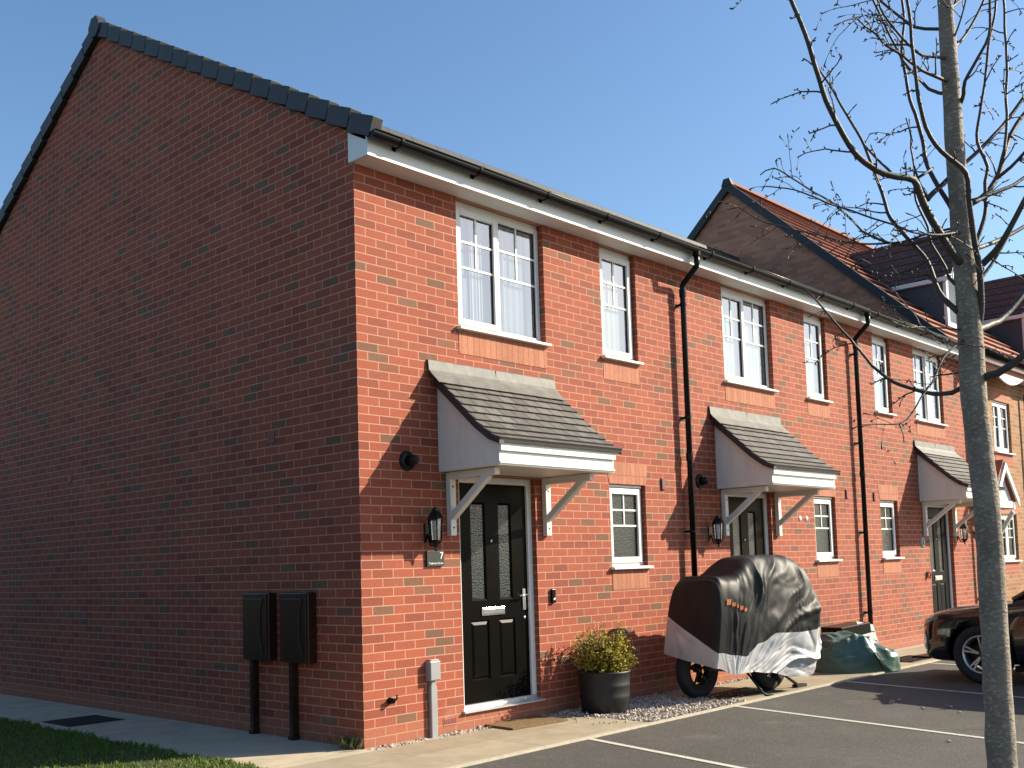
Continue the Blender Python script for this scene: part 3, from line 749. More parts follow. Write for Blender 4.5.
pf = [(-.34, z4(-.34)+.06), (A4, z4(A4)+.05)]; pb = [(2*A4+.34, z4(-.34)+.06), (A4, z4(A4)+.05)]
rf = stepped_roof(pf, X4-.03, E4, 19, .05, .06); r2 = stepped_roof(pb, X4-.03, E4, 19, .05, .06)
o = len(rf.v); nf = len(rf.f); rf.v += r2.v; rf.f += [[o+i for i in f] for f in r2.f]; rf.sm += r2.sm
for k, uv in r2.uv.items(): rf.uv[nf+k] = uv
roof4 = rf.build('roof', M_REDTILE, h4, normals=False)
vg = MB()
for sgn in (1, -1):
    f = (lambda p: p) if sgn > 0 else (lambda p: (2*A4-p[0], p[1]))
    vg.prism([f(q) for q in [(-.36, z4(-.36)-.10), (-.36, z4(-.36)+.10), (A4, z4(A4)+.10), (A4, z4(A4)-.12)]], 'x', X4-.10, X4-.032)
vg.prism([(A4-.13, z4(A4)+.0), (A4-.07, z4(A4)+.15), (A4+.07, z4(A4)+.15), (A4+.13, z4(A4)+.0)], 'x', X4-.115, X4-.031)
vg.build('verge', M_VERGE, roof4)
rd = MB(); z = z4(A4); rd.prism([(A4-.12, z+.02), (A4-.06, z+.12), (A4+.06, z+.12), (A4+.12, z+.02)], 'x', X4-.03, E4); rd.build('ridge', M_RIDGE, roof4)
fa = MB(); fa.box(X4+.002, E4, -.30, -.27, 4.72, 4.93)
n = 14; arc = [(14.35+1.75*i/n, 4.72-.20*math.sin(math.pi*i/n)) for i in range(n+1)]
fa.prism([(16.1, 4.74), (14.35, 4.74)]+arc[1:-1], 'y', -.30, -.272)
fa.build('fascia', M_WHITE, h4)
sf = MB(); sf.box(X4+.002, E4, -.269, .0, 4.74, 4.755); sf.build('soffit', M_WHITE, h4)
g4 = MB(); g4.tube([(X4+.0, -.36, 4.95), (E4, -.36, 4.95)], .06, 10); g4.build('gutter', M_BLACK, h4)
dp = MB(); dp.tube([(16.75, -.34, 4.93), (16.75, -.33, 4.75), (16.75, -.09, 4.5), (16.75, -.09, .05)], .036, 10); dp.build('downpipe', M_BLACK, h4)
for a, b, c, d in ops4:
    window(h4, a, b, c, d, [(0, .5, True), (.5, 1, True)], 'net' if c > 3 else 'frost', sold=M_RED2)
    lt = MB(); lt.box(a-.1, b+.1, -.004, .03, d+.002, d+.222); lt.build('flat_arch', M_SOLD, h4)
frontdoor(h4, 13.98, 14.86, .12, 2.17, M_DOOR)
def dormer(x0, x1, yd, ze, zr):
    """gabled dormer: front plane at yd, eaves at ze, ridge at zr"""
    xm = (x0+x1)/2; yr = lambda z: (z-5.14)/S4
    m = MB()
    m.add([(x, *q) for x in (x0, x1) for q in ((yd+.02, yd*S4+5.1), (yd+.02, ze), (yr(ze)+.1, ze))], [(0, 1, 2), (3, 4, 5), (0, 1, 4, 3), (1, 2, 5, 4)])
    dm = m.build('dormer', M_CHEEK, h4, normals=False)
    r = MB(); oh = .10; of = .20; n = 12
    sl = (zr-ze)/(xm-x0)
    for s in (-1, 1):
        xe = x0-oh if s < 0 else x1+oh; zee = ze-oh*sl
        for k in range(n):
            a, b = k/n, (k+1)/n
            xa, za = xe+(xm-xe)*a, zee+(zr-zee)*a; xb_, zb_ = xe+(xm-xe)*b, zee+(zr-zee)*b
            r.quad((xa, yd-of, za+.02), (xa, yr(za)+.15, za+.02), (xb_, yr(zb_)+.15, zb_), (xb_, yd-of, zb_), uv=[(0, k), (yr(za)+.15-yd+of, k), (yr(zb_)+.15-yd+of, k+1), (0, k+1)])
            r.quad((xa, yd-of, za), (xa, yr(za)+.15, za), (xa, yr(za)+.15, za+.02), (xa, yd-of, za+.02), uv=[(0, k+.5)]*4)
    r.build('dormer_roof', M_PURPLE, dm, normals=False)
    t = MB()
    for s in (-1, 1):                                   # eaves boards and barge boards
        xe = x0-oh if s < 0 else x1+oh; zee = ze-oh*sl
        t.box(min(xe, x0 if s < 0 else x1)+.004, max(xe, x0 if s < 0 else x1)-.002, yd-of+.02, yr(ze)-.1, zee-.10, zee-.02)
        t.prism([(xe, zee-.12), (xe, zee-.01), (xm, zr-.01), (xm, zr-.14)], 'y', yd-of-.02, yd-of)
    t.build('barge_board', M_WHITE, dm)
    w_ = MB(); zf = yd*S4+5.1
    n = 10; arch = [(x0+(x1-x0)*i/n, ze+.30*math.sin(math.pi*i/n)) for i in range(n+1)]
    w_.prism([(x0, zf), (x1, zf)]+arch[::-1], 'y', yd-.02, yd+.03)
    w_.box(x0-.02, x0+.09, yd-.05, yd-.02, zf, ze); w_.box(x1-.09, x1+.02, yd-.05, yd-.02, zf, ze); w_.box(x0+.09, x1-.09, yd-.05, yd-.02, zf, zf+.09); w_.box(x0+.09, x1-.09, yd-.05, yd-.02, ze-.09, ze); w_.box(xm-.04, xm+.04, yd-.05, yd-.02, zf+.09, ze-.09)
    w_.build('dormer_window', M_WHITE, dm)
    p = MB()
    for a, b in ((x0+.09, xm-.04), (xm+.04, x1-.09)): p.quad((a, yd-.03, zf+.09), (b, yd-.03, zf+.09), (b, yd-.03, ze-.09), (a, yd-.03, ze-.09))
    p.build('pane', M_FROST, dm, normals=False)
dormer(15.08, 16.3, .75, 6.93, 7.84)
dormer(19.75, 20.97, .75, 6.93, 7.84)
# gabled porch over the hidden door
pc = MB()
px0, px1, pz, pr_ = 13.9, 14.9, 2.40, 2.97; pm = (px0+px1)/2
for s in (-1, 1):
    xe = px0-.12 if s < 0 else px1+.12
    pc.quad((xe, -.36, pz-.05), (xe, -.002, pz-.05), (pm, -.002, pr_+.06), (pm, -.36, pr_+.06), uv=[(0, 0), (.36, 0), (.36, 4), (0, 4)])
porch = pc.build('porch', M_REDTILE, h4, normals=False); sd = porch.modifiers.new('thick', 'SOLIDIFY'); sd.thickness = .05; sd.offset = -1
pt_ = MB()
for s in (-1, 1):
    xe = px0-.12 if s < 0 else px1+.12
    pt_.prism([(xe, pz-.18), (xe, pz-.05), (pm, pr_+.05), (pm, pr_-.09)], 'y', -.395, -.365)
    xx = px0 if s < 0 else px1-.08
    pt_.box(xx, xx+.08, -.35, -.004, pz-.22, pz-.10); pt_.box(xx, xx+.08, -.06, -.004, pz-.75, pz-.22)
    pt_.obox((xx+.04, -.20, pz-.45), (.03, 0, 0), (0, -.12, .19), (0, .022, .027))
pt_.box(px0+.08, px1-.08, -.34, -.31, pz-.20, pz-.08); pt_.prism([(px0+.02, pz-.07), (px1-.02, pz-.07), (pm, pr_-.06)], 'y', -.30, -.27)
pt_.build('porch_frame', M_WHITE, porch)
# brown gable skin above the terrace roof
gs = MB(); gs.add([(X4-.012, a, b) for a, b in [(-.0, 4.9), (A4, z4(A4)), (2*A4, 4.9)]], [(0, 1, 2)])
M_BRN = brick('brown_gable_brick', BRN, (.44, .24, .16, 1)); gs.build('gable_wall', M_BRN, h4, normals=False)

# ------------------------------------------------------------------ things fixed to the walls
def lantern(x, z, label):
    t = thing('wall_lantern', label, 'lantern', (x, 0, z), 'carriage lanterns beside the front doors')
    y = -.115
    m = MB(); m.box(x-.03, x+.03, -.012, -.001, z-.10, z+.06); m.tube([(x, -.01, z-.03), (x, -.05, z-.13), (x, y, z-.135)], .009, 6); m.build('back_plate', M_BLACK, t)
    m = MB(); m.lathe([(.066, .10), (.072, .105), (.045, .15), (.028, .165), (.026, .18), (.0, .20)], (x, y, z), 6, smooth=False); m.build('cap', M_BLACK, t)
    m = MB()
    for k in range(6):
        a = 2*math.pi*k/6; m.tube([(x+.062*math.cos(a), y+.062*math.sin(a), z+.105), (x+.050*math.cos(a), y+.050*math.sin(a), z-.085)], .0065, 5)
    m.lathe([(.066, .09), (.066, .105)], (x, y, z), 6, smooth=False); m.lathe([(.0, -.19), (.012, -.165), (.010, -.15), (.030, -.12), (.054, -.10), (.056, -.085), (.0, -.084)], (x, y, z), 6, smooth=False)
    m.build('cage', M_BLACK, t)
    m = MB(); m.lathe([(.058, .10), (.046, -.085)], (x, y, z), 6, smooth=False); m.build('glass', M_LENS, t)
    m = MB(); m.lathe([(0, .06), (.018, .052), (.026, .03), (.02, .0), (.013, -.03), (.013, -.08)], (x, y, z), 10); m.build('bulb', M_BULB, t)
lantern(.72, 1.745, 'black wall lantern above the slate number 7 plaque')
lantern(5.18, 1.745, 'black wall lantern left of the door behind the motorcycle cover')
lantern(12.93, 1.735, 'small black wall lantern right of the charcoal door')

t = thing('number_plaque', 'slate house number plaque reading 7 under a lantern', 'plaque', (.80, 0, 1.50))
m = MB(); m.box(.70, .90, -.022, -.008, 1.435, 1.568); m.box(.715, .885, -.008, -.001, 1.45, 1.555); m.build('plate', M_PLAQ, t, bevel=.002)
text_mesh('7', .085, M_WTEXT, 'digit', t, (.868, -.0235, 1.525)); text_mesh('Tadmore Drive', .026, M_WTEXT, 'lettering', t, (.80, -.0235, 1.462))
t = thing('number_plate', 'pale oval house number plate left of the charcoal door', 'plaque', (11.41, 0, 1.60))
m = MB(); m.lathe([(0, -.014), (.085, -.012), (.09, -.001)], (11.41, 0, 1.605), 20, 'y'); m.build('plate', M_GREYBOX, t); text_mesh('3', .12, M_IRON, 'digit', t, (11.41, -.0155, 1.605))

def wallvent(x, label):
    t = thing('wall_vent', label, 'vent', (x, 0, 2.335), 'vent terminals beside the canopies')
    m = MB(); m.lathe([(.0, -.022), (.07, -.02), (.085, -.01), (.088, -.001)], (x, 0, 2.335), 20, 'y'); m.build('flange', M_BLACK, t)
    m = MB(); m.tube([(x, -.02, 2.335), (x+.012, -.05, 2.335), (x+.028, -.085, 2.345)], [.045, .042, .045], 14); m.build('spout', M_BLACK, t)
wallvent(.515, 'round black vent terminal left of the canopy over the number 7 door')
wallvent(5.01, 'round black vent terminal just left of the middle canopy')

def meterbox(y0, y1, label, yp):
    t = thing('meter_box', label, 'meter box', (-.07, (y0+y1)/2, 0), 'meter boxes on the gable wall')
    m = MB(); m.box(-.098, -.001, y0, y1, .655, 1.25); m.build('case', M_BROWN, t, bevel=.012)
    m = MB(); m.box(-.116, -.099, y0+.008, y1-.008, .665, 1.242); m.prism([(y0+.05, .71), (y1-.05, .71), (y1-.09, .86), (y1-.09, 1.08), (y1-.05, 1.20), (y0+.05, 1.20), (y0+.09, 1.08), (y0+.09, .86)], 'x', -.126, -.116); m.build('door', M_BROWN, t, bevel=.008)
    m = MB(); m.box(-.065, -.004, yp-.025, yp+.025, -.02, .655); m.box(-.075, -.002, yp-.035, yp+.035, -.02, .03); m.build('duct', M_BROWN, t)
meterbox(1.18, 1.56, 'dark brown meter box on duct, further from the house corner', 1.50)
meterbox(.60, .99, 'dark brown meter box on duct, nearest the house corner', .90)

t = thing('cable_box', 'small grey cable box on a grey duct left of the black door', 'cable box', (.715, 0, 0))
m = MB(); m.box(.668, .79, -.06, -.001, .47, .635); m.box(.674, .784, -.066, -.06, .477, .628); m.box(.685, .775, -.055, -.005, .635, .648); m.build('box', M_GREYBOX, t, bevel=.006)
m = MB(); m.prism([(.692, -.02), (.765, -.02), (.765, .40), (.745, .468), (.705, .468), (.692, .42)], 'y', -.042, -.002); m.build('duct', M_GREYBOX, t, bevel=.008)
t = thing('doorbell', 'small black doorbell on the brick right of the number 7 door', 'doorbell', (2.335, 0, 1.115))
m = MB(); m.box(2.31, 2.36, -.028, -.001, 1.05, 1.185); m.build('case', M_BLACK, t, bevel=.004); m = MB(); m.lathe([(0, -.033), (.014, -.032), (.016, -.028)], (2.335, 0, 1.085), 12, 'y'); m.build('button', M_CHROME, t)
m = MB(); m.lathe([(0, -.06), (.018, -.058), (.024, -.03), (.03, -.002)], (.27, 0, .35), 12, 'y'); m.tube([(.27, -.05, .35), (.285, -.075, .37), (.29, -.07, .40)], .008, 6)
tag(centre(m.build('pipe_outlet', M_BLACK)), 'tiny black overflow pipe low on the brick near the house corner', 'pipe')
m = MB(); m.box(11.49, 11.53, -.03, -.001, 1.03, 1.13); m.tube([(11.51, -.02, 1.13), (11.53, -.06, 1.10), (11.52, -.04, 1.02)], .012, 6)
tag(centre(m.build('cable_clip', M_RED2)), 'little brown bracket on the brick left of the charcoal door', 'bracket')
for x, lb in ((7.38, 'left'), (7.56, 'right')):
    m = MB(); m.lathe([(0, -.012), (.03, -.01), (.035, -.001)], (x, 0, 1.935), 10, 'y')
    tag(centre(m.build('wall_plug', M_WHITE)), 'small white fixing on bare brick, %s one of a pair' % lb, 'fixing', 'white fixings on the middle house')

# ------------------------------------------------------------------ doormat, drain covers
t = thing('doormat', 'brown coir doormat on the slabs below the black door', 'doormat', (1.68, -.17, 0))
m = MB(); m.obox((1.69, -.165, .010), (.335, -.03, 0), (.02, .235, 0), (0, 0, .009)); m.build('pile', M_COIR, t, bevel=.004)
t = thing('manhole_cover', 'dark metal access cover set in the grey side path', 'manhole cover', (-.55, 3.78, 0))
m = MB(); m.box(-.83, -.27, 3.47, 4.10, -.02, .004); m.build('frame', M_IRON, t)
m = MB()
for i in range(7):
    for j in range(8): m.box(-.79+.071*i, -.74+.071*i, 3.50+.072*j, 3.55+.072*j, .004, .010)
m.build('tread', M_IRON, t)
def grate(cx, cy, L, Wd, label):
    t = thing('drain_grate', label, 'drain grate', (cx, cy, 0), 'black drain grates in the front path')
    m = MB(); m.box(cx-L/2, cx+L/2, cy-Wd/2, cy+Wd/2, -.03, .002); m.build('tray', M_GASK, t)
    m = MB(); n = int(L/.055)
    for i in range(n+1):
        x = cx-L/2+i*L/n; m.box(x-.011, x+.011, cy-Wd/2, cy+Wd/2, .002, .012)
    for y in (-.5, -.17, .17, .5): m.box(cx-L/2, cx+L/2, cy+y*Wd-.010, cy+y*Wd+.010, .0025, .0115)
    m.build('bar', M_IRON, t)
grate(4.42, -.72, .95, .36, 'black slotted drain grate under the covered motorcycle')
grate(8.75, -.80, .85, .40, 'black slotted drain grate between the green bag and the car')

# ------------------------------------------------------------------ potted shrub
t = thing('potted_shrub', 'yellow-green bushy shrub in a round black ribbed pot', 'potted plant', (2.64, -.36, 0))
PC = Vector((2.64, -.36, -.015))
m = MB(); m.lathe([(0, 0), (.19, 0), (.215, .02), (.235, .15), (.242, .17), (.238, .185), (.243, .26), (.250, .275), (.245, .29), (.248, .38), (.258, .395), (.258, .41), (.236, .41), (.23, .35), (0, .35)], PC, 32); m.build('pot', M_POT, t)
m = MB(); m.lathe([(.0, .362), (.232, .355)], PC, 24); m.build('soil', M_SOIL, t)
g = random.Random(11); m = MB(); st = MB()
for i in range(210):
    a = g.uniform(0, 6.28); e = math.asin(g.uniform(-.55, 1)); rr = g.uniform(.80, 1.04)*(1.10 if g.random() < .1 else 1)
    rr *= 1+.30*mnoise.noise(Vector((math.cos(a)*1.4, math.sin(a)*1.4, e*1.5)))
    p1 = PC+Vector((0, 0, .565))+Vector((math.cos(a)*math.cos(e)*.30, math.sin(a)*math.cos(e)*.30, math.sin(e)*.265))*rr
    p0 = PC+Vector((math.cos(a)*.06, math.sin(a)*.06, .40)); p1.z = max(p1.z, .40)
    st.tube([p0, (p0+p1)/2+Vector((0, 0, .02)), p1], [.005, .004, .002], 4, cap=False)
    for k in range(20):
        f = .30+.76*g.random()**.6; q = p0+(p1-p0)*f+Vector([g.gauss(0, .015) for _ in range(3)])
        ax = Vector([g.gauss(0, 1) for _ in range(3)]).normalized(); b = ax.orthogonal().normalized(); sz = g.uniform(.011, .022)
        m.add([q-ax*sz, q+b*sz*.42, q+ax*sz, q-b*sz*.42], [(0, 1, 2, 3)])
m.build('foliage', M_LEAF, t, normals=False); st.build('stem', M_TWIG, t)

# weed tuft at the house corner
g = random.Random(2); m = MB()
for i in range(70):
    a = g.uniform(0, 6.28); l = g.uniform(.06, .17); d = Vector((math.cos(a)*.6, math.sin(a)*.6, g.uniform(.5, 1))).normalized(); p = Vector((-.06+g.gauss(0, .03), .12+g.gauss(0, .06), 0)); wv = d.cross(Vector((0, 0, 1))).normalized()*g.uniform(.006, .014)
    m.add([p, p+d*l*.5+wv, p+d*l, p+d*l*.5-wv], [(0, 1, 2, 3)])
tag(centre(m.build('weed_tuft', M_WEED, normals=False)), 'little tuft of weeds at the foot of the house corner', 'weed')

# ------------------------------------------------------------------ covered motorcycle
BA = R(-6); ba = Vector((math.cos(BA), math.sin(BA), 0)); bl = Vector((math.sin(BA), -math.cos(BA), 0))   # along, towards the viewer
BO = Vector((3.64, -.66, 0))
def bk(s, l, z): return BO+ba*s+bl*l+Vector((0, 0, z))
t = thing('motorcycle', 'dark motorcycle almost hidden under its cover, two wheels showing', 'motorcycle', BO)
def wheel(par, c, ax, r, wd, spoke=5, rimr=.62, rimmat=None):
    """tyre + rim as a part 'wheel' with sub-parts"""
    ax = Vector(ax).normalized(); a = Vector((0, 0, 1)); b = ax.cross(a).normalized()
    def ring(mb_, prof, n=28, sm=True):
        vs = []
        for rr, h in prof:
            for k in range(n):
                th = 2*math.pi*k/n; vs.append(c+ax*h+rr*(math.cos(th)*a+math.sin(th)*b))
        mb_.add(vs, [(i*n+k, i*n+(k+1) % n, (i+1)*n+(k+1) % n, (i+1)*n+k) for i in range(len(prof)-1) for k in range(n)], sm)
    h = wd/2; m_ = MB(); ri = r*rimr
    ring(m_, [(ri, -h*.8), (r*.80, -h), (r*.93, -h*.92), (r, -h*.55), (r, h*.55), (r*.93, h*.92), (r*.80, h), (ri, h*.8), (ri, -h*.8)])
    wo = MB(); ring(wo, [(r*.09, -h*.7), (r*.12, -h*.5), (r*.12, h*.5), (r*.09, h*.7), (.001, h*.72)], 16); wob = wo.build('wheel', M_IRON, par)
    m_.build('tyre', M_RUB, wob)
    q = MB(); ring(q, [(ri*.90, -h*.7), (ri, -h*.78), (ri*1.02, -h*.6), (ri*.97, 0), (ri*1.02, h*.6), (ri, h*.78), (ri*.90, h*.7), (ri*.88, 0), (ri*.90, -h*.7)])
    for k in range(spoke):
        for off in ((-.13, .13) if spoke == 5 and rimmat else (0,)):
            th = 2*math.pi*k/spoke+off; e = math.cos(th)*a+math.sin(th)*b; th2 = 2*math.pi*k/spoke+off*.35; e0 = math.cos(th2)*a+math.sin(th2)*b; tn = ax.cross(e)
            p0, p1 = c+e0*r*.10+ax*h*.45, c+e*ri*.93+ax*h*.62
            dd = p1-p0; q.obox((p0+p1)/2, dd/2, tn*r*.028, ax*.008)
    q.build('rim', rimmat or M_IRON, wob)
    if rimmat:
        dsk = MB(); ring(dsk, [(.001, -h*.1), (ri*.7, -h*.1), (ri*.7, -h*.05), (.001, -h*.05)]); dsk.build('brake_disc', M_IRON, wob)
wheel(t, bk(.29, -.13, .295), bl, .295, .13); wheel(t, bk(1.30, .03, .29), bl, .29, .12)
m = MB()
m.grid(lambda u, v: bk(.42+1.0*u, -.04+.15*math.cos(v*2*math.pi)*math.sin(math.pi*min(1, .12+u*.8)), .46+.20*math.sin(v*2*math.pi)), 12, 12)
m.tube([bk(.29, -.04, .30), bk(.62, .02, .42)], .022, 8); m.tube([bk(.29, -.22, .30), bk(.62, -.16, .42)], .022, 8); m.tube([bk(1.3, .08, .29), bk(1.15, .09, .85)], .026, 8); m.tube([bk(1.3, -.08, .29), bk(1.15, -.09, .85)], .026, 8)
m.build('frame', M_IRON, t)
m = MB(); m.tube([bk(.72, .12, .30), bk(.82, .30, .02), bk(.86, .34, -.0)], .013, 7); m.obox(bk(.86, .34, .006), ba*.04, bl*.03, (0, 0, .006)); m.build('side_stand', M_IRON, t)
m = MB(); m.tube([bk(1.38, .1, .20), bk(1.62, .17, .03)], .018, 7); m.obox(bk(1.66, .17, .018), ba*.09, bl*.035, (0, 0, .016)); m.build('foot_peg', M_IRON, t)
m = MB(); m.tube([bk(.1, .17, .36), bk(.5, .18, .30)], [.05, .035], 10); m.build('exhaust', M_IRON, t)

def lerp(tab, s):
    if s <= tab[0][0]: return tab[0][1]
    for (a, va), (b, vb) in zip(tab, tab[1:]):
        if s <= b: 
            q = (s-a)/(b-a); q = q*q*(3-2*q); return va+(vb-va)*q
    return tab[-1][1]
L_ = 1.86
SCL = L_/2.28
def sc_tab(t): return [(a*SCL, b) for a, b in t]
TOP = sc_tab([(0, 1.225), (.05, 1.262), (.18, 1.245), (.30, 1.245), (.74, 1.435), (.90, 1.455), (1.55, 1.452), (1.86, 1.37), (2.08, 1.20), (2.20, 1.02), (2.28, .88)])
HW = sc_tab([(0, .35), (.4, .37), (.9, .36), (1.3, .38), (1.7, .42), (1.95, .42), (2.15, .34), (2.28, .22)])
HEMN = sc_tab([(0, .35), (.35, .27), (.7, .27), (1.0, .24), (1.5, .17), (1.85, .14), (2.05, .22), (2.28, .44)])
HEMF = sc_tab([(0, .47), (.5, .36), (1.5, .3), (2.28, .5)])
LEAN = .17
BANDN = sc_tab([(0, .50), (.28, .47), (.50, .44), (.80, .56), (1.1, .645), (1.6, .63), (2.28, .66)])
BANDF = sc_tab([(0, .86), (.5, .64), (2.28, .66)])
def fold(s, z):
    """creases fanning out from the low middle of the near side"""
    dx, dz = s-.28, (z-.12)*1.0
    phi = math.atan2(dz, dx); r = math.hypot(dx, dz)
    wv_ = mnoise.noise(Vector((s*2.2, z*2.2, 9)))
    q = Vector((phi*3.0+.45*wv_, r*.7, 1.7))
    rg = lambda v: (1-min(1, 2.6*abs(mnoise.noise(v))))**1.5
    a = rg(q); b = rg(q*2.1+Vector((4, 2, 1))); c2 = rg(Vector((phi*9+1.2*wv_, r*2.2, 6))); c = mnoise.noise(Vector((s*11, z*11, 3)))
    return .060*a*min(1, r*1.2)+.026*b*min(1, r*1.5)+.012*c2*min(1, r*2)+.004*c-.02
def cover_pt(s, th):
    """th 0..pi: near hem over the top to far hem"""
    T = lerp(TOP, s); w_ = lerp(HW, s); c = math.cos(th); sn = math.sin(th)
    hm = lerp(HEMN, s) if c > 0 else lerp(HEMF, s)
    ex = .30+.34*min(1, max(0, s-.35)/.5)
    l = w_*math.copysign(abs(c)**ex, c); z = hm+(T-hm)*abs(sn)**(.62 if s < .4 else .62+.25*min(1, (s-.4)/.4))
    l += (z-.3)*LEAN
    l *= 1-.10*max(0, (z-.8))
    fs = min(1, max(0, (s-.10)/.25)); d = fold(s, z)*(.12+.88*fs)
    l += math.copysign(d*min(1, abs(c)*1.6), c); z += d*.16*abs(sn)**3*fs
    return s, l, z
NS, NA, NB_ = 170, 34, 90
NT_ = 2*NA+NB_
def th_at(s, zt, near):
    lo, hi = (0, math.pi*.45) if near else (math.pi, math.pi*.55)
    for _ in range(22):
        m_ = (lo+hi)/2
        if cover_pt(s, m_)[2] < zt: lo = m_
        else: hi = m_
    return lo
ct = thing('motorcycle_cover', 'wrinkled black and silver cover draped over a motorcycle by the wall', 'cover', bk(.95, 0, 0))
cov = {'b': MB(), 's': MB()}
P = []
for i in range(NS+1):
    s_ = L_*i/NS; wb = .008*mnoise.noise(Vector((s_*6, 0, 0)))
    tn, tf = th_at(s_, lerp(BANDN, s_)+wb, True), th_at(s_, lerp(BANDF, s_), False)
    ths = [tn*j/NA for j in range(NA)]+[tn+(tf-tn)*j/NB_ for j in range(NB_)]+[tf+(math.pi-tf)*j/NA for j in range(NA+1)]
    P.append([cover_pt(s_, t_) for t_ in ths])
def putq(quad, key): cov[key].add([bk(*q) for q in quad], [(0, 1, 2, 3)], True)
for i in range(NS):
    for j in range(NT_):
        putq([P[i][j], P[i+1][j], P[i+1][j+1], P[i][j+1]], 's' if j < NA or j >= NT_-NA else 'b')
# end panels: the outline closes onto the mid-line with a gentle bulge
for i, bul in ((0, -.035), (NS, .10)):
    ring_ = P[i]; K = 30
    for j in range(NT_):
        for k in range(K):
            def E_(j_, k_):
                s, l, z = ring_[j_]; f = k_/K
                so2, lo, zo = ring_[NT_-j_]
                x = l+((l+lo)/2-l)*f; zz = z+((z+zo)/2-z)*f
                d = bul*(1-(1-f)**2)**.5+(.016*mnoise.noise(Vector((x*2.4, zz*1.4, 5)))+.010*(1-2*abs(mnoise.noise(Vector((x*5+zz*2, zz*3, 2))))))*min(1, f*3)
                return (s+d, x, zz)
            putq([E_(j, k), E_(j, k+1), E_(j+1, k+1), E_(j+1, k)], 's' if j < NA or j >= NT_-NA else 'b')
for key, nm, mt in (('b', 'black_fabric', M_COVERB), ('s', 'silver_hem', M_COVERS)):
    o = cov[key].build(nm, mt, ct, normals=False)
    bm = bmesh.new(); bm.from_mesh(o.data); bmesh.ops.remove_doubles(bm, verts=bm.verts, dist=.0004); bmesh.ops.recalc_face_normals(bm, faces=bm.faces); bm.to_mesh(o.data); bm.free()
m = MB()                                           # small orange printed mark on the near side
for s0, z0, ws, hz in ((.10, 1.0, .055, .055), (.165, .975, .045, .036), (.225, .955, .05, .036), (.29, .935, .048, .038), (.35, .915, .05, .032)):
    for k in range(3):
        a, b = s0+ws*(k/3-.5), s0+ws*((k+.75)/3-.5)
        def onp(s, z):
            best = min((abs(p[2]-z), p) for p in P[min(NS, int(round(s/L_*NS)))][:NT_//2])[1]; return bk(s, best[1]+.012, z)
        m.add([onp(a, z0-hz/2), onp(b, z0-hz/2), onp(b+.008, z0+hz/2), onp(a+.008, z0+hz/2)], [(0, 1, 2, 3)])
m.build('printed_mark', M_ORANGE, ct, normals=False)

# ------------------------------------------------------------------ green bag and the box behind it
g = random.Random(4); bx = Vector((7.13, -.80, 0)); da = Vector((.80, -.60, 0)); dbv = Vector((.60, .80, 0))
def bagpt(u, v):
    th = u*2*math.pi; ph = v*math.pi/2
    ca, sa_ = math.cos(th), math.sin(th)
    rr = math.cos(ph)**.38; x = math.copysign(abs(ca)**.8, ca)*.52*rr; y = math.copysign(abs(sa_)**.8, sa_)*.32*rr
    H = .43-.22*max(0, min(1, (x+.12)/.62))-.05*max(0, min(1, (-x-.40)/.2))
    z = H*math.sin(ph)**.8
    p = Vector((x*5, y*5, z*7)); n1 = 1-abs(mnoise.noise(p*.75+Vector((3, 1, 0))))*2.4; n2 = 1-abs(mnoise.noise(p*1.7))*2.4
    k = (.075*n1+.035*n2)*(.35+.65*math.sin(ph))
    return bx+da*(x*(1+k))+dbv*(y*(1+k*1.5))+Vector((0, 0, max(0, z+k*.8*math.sin(ph)-.0)))
t = thing('tarpaulin_bag', 'slumped dark green tarpaulin bag on the slabs by the car', 'bag', bx)
m = MB(); m.grid(bagpt, 90, 40); m.build('sack', M_GREENBAG, t)
m = MB(); m.tube([bx+da*.02+dbv*-.28+Vector((0, 0, .30)), bx+da*.10+dbv*-.37+Vector((0, 0, .16)), bx+da*.14+dbv*-.38+Vector((0, 0, .03))], .010, 6); m.build('strap', M_BLACK, t)
t = thing('storage_box', 'black box with a pale grey lid behind the green bag', 'box', (7.80, -.40, 0))
c = Vector((7.80, -.38, .27)); tl = R(9)
m = MB(); m.obox(c, (.30, -.06, .02), (.03, .16, 0), (-.05, 0, .25)); m.build('case', M_BLACK, t, bevel=.01)
m = MB(); nn = Vector((-.4, -1, .25)).normalized(); m.obox(c+Vector((.16, -.215, .06)), (.15, -.045, -.03), Vector((.02, .06, .20)), nn*.008)
for k in (-.6, .0, .6): m.obox(c+Vector((.16, -.226, .06))+Vector((.02, .06, .20))*k, (.145, -.043, -.03), Vector((.001, .003, .010)), nn*.008)
m.build('lid', M_GREYBOX, t)

# ------------------------------------------------------------------ parked car, nose towards the wall
CY = R(4.5); cf = Vector((math.sin(CY), math.cos(CY), 0)); cr = Vector((math.cos(CY), -math.sin(CY), 0))   # forward, right
CO = Vector((7.36, -2.60, -.012))                         # under the front axle
def cp(x, y, z): return CO+cr*x+cf*y+Vector((0, 0, z))
t = thing('parked_car', 'black car parked nose to the houses behind the tree trunk', 'car', CO)
HWc = .90
SEC = [  # y (forward of axle), half width, bottom, bonnet/deck height at centre, shoulder height
    (.85, .42, .34, .55, .51), (.82, .62, .26, .665, .60), (.75, .76, .22, .735, .675), (.60, .845, .20, .785, .735), (.35, .885, .20, .835, .79), (0, .90, .20, .875, .83), (-.30, .905, .19, .905, .87), (-.60, .91, .19, .95, .92),
    (-1.4, .912, .19, 1.0, .97), (-2.2, .91, .19, 1.01, .99), (-2.8, .90, .20, 1.03, 1.0), (-3.25, .87, .24, 1.02, .99), (-3.45, .80, .32, .98, .93), (-3.50, .70, .40, .90, .86)]
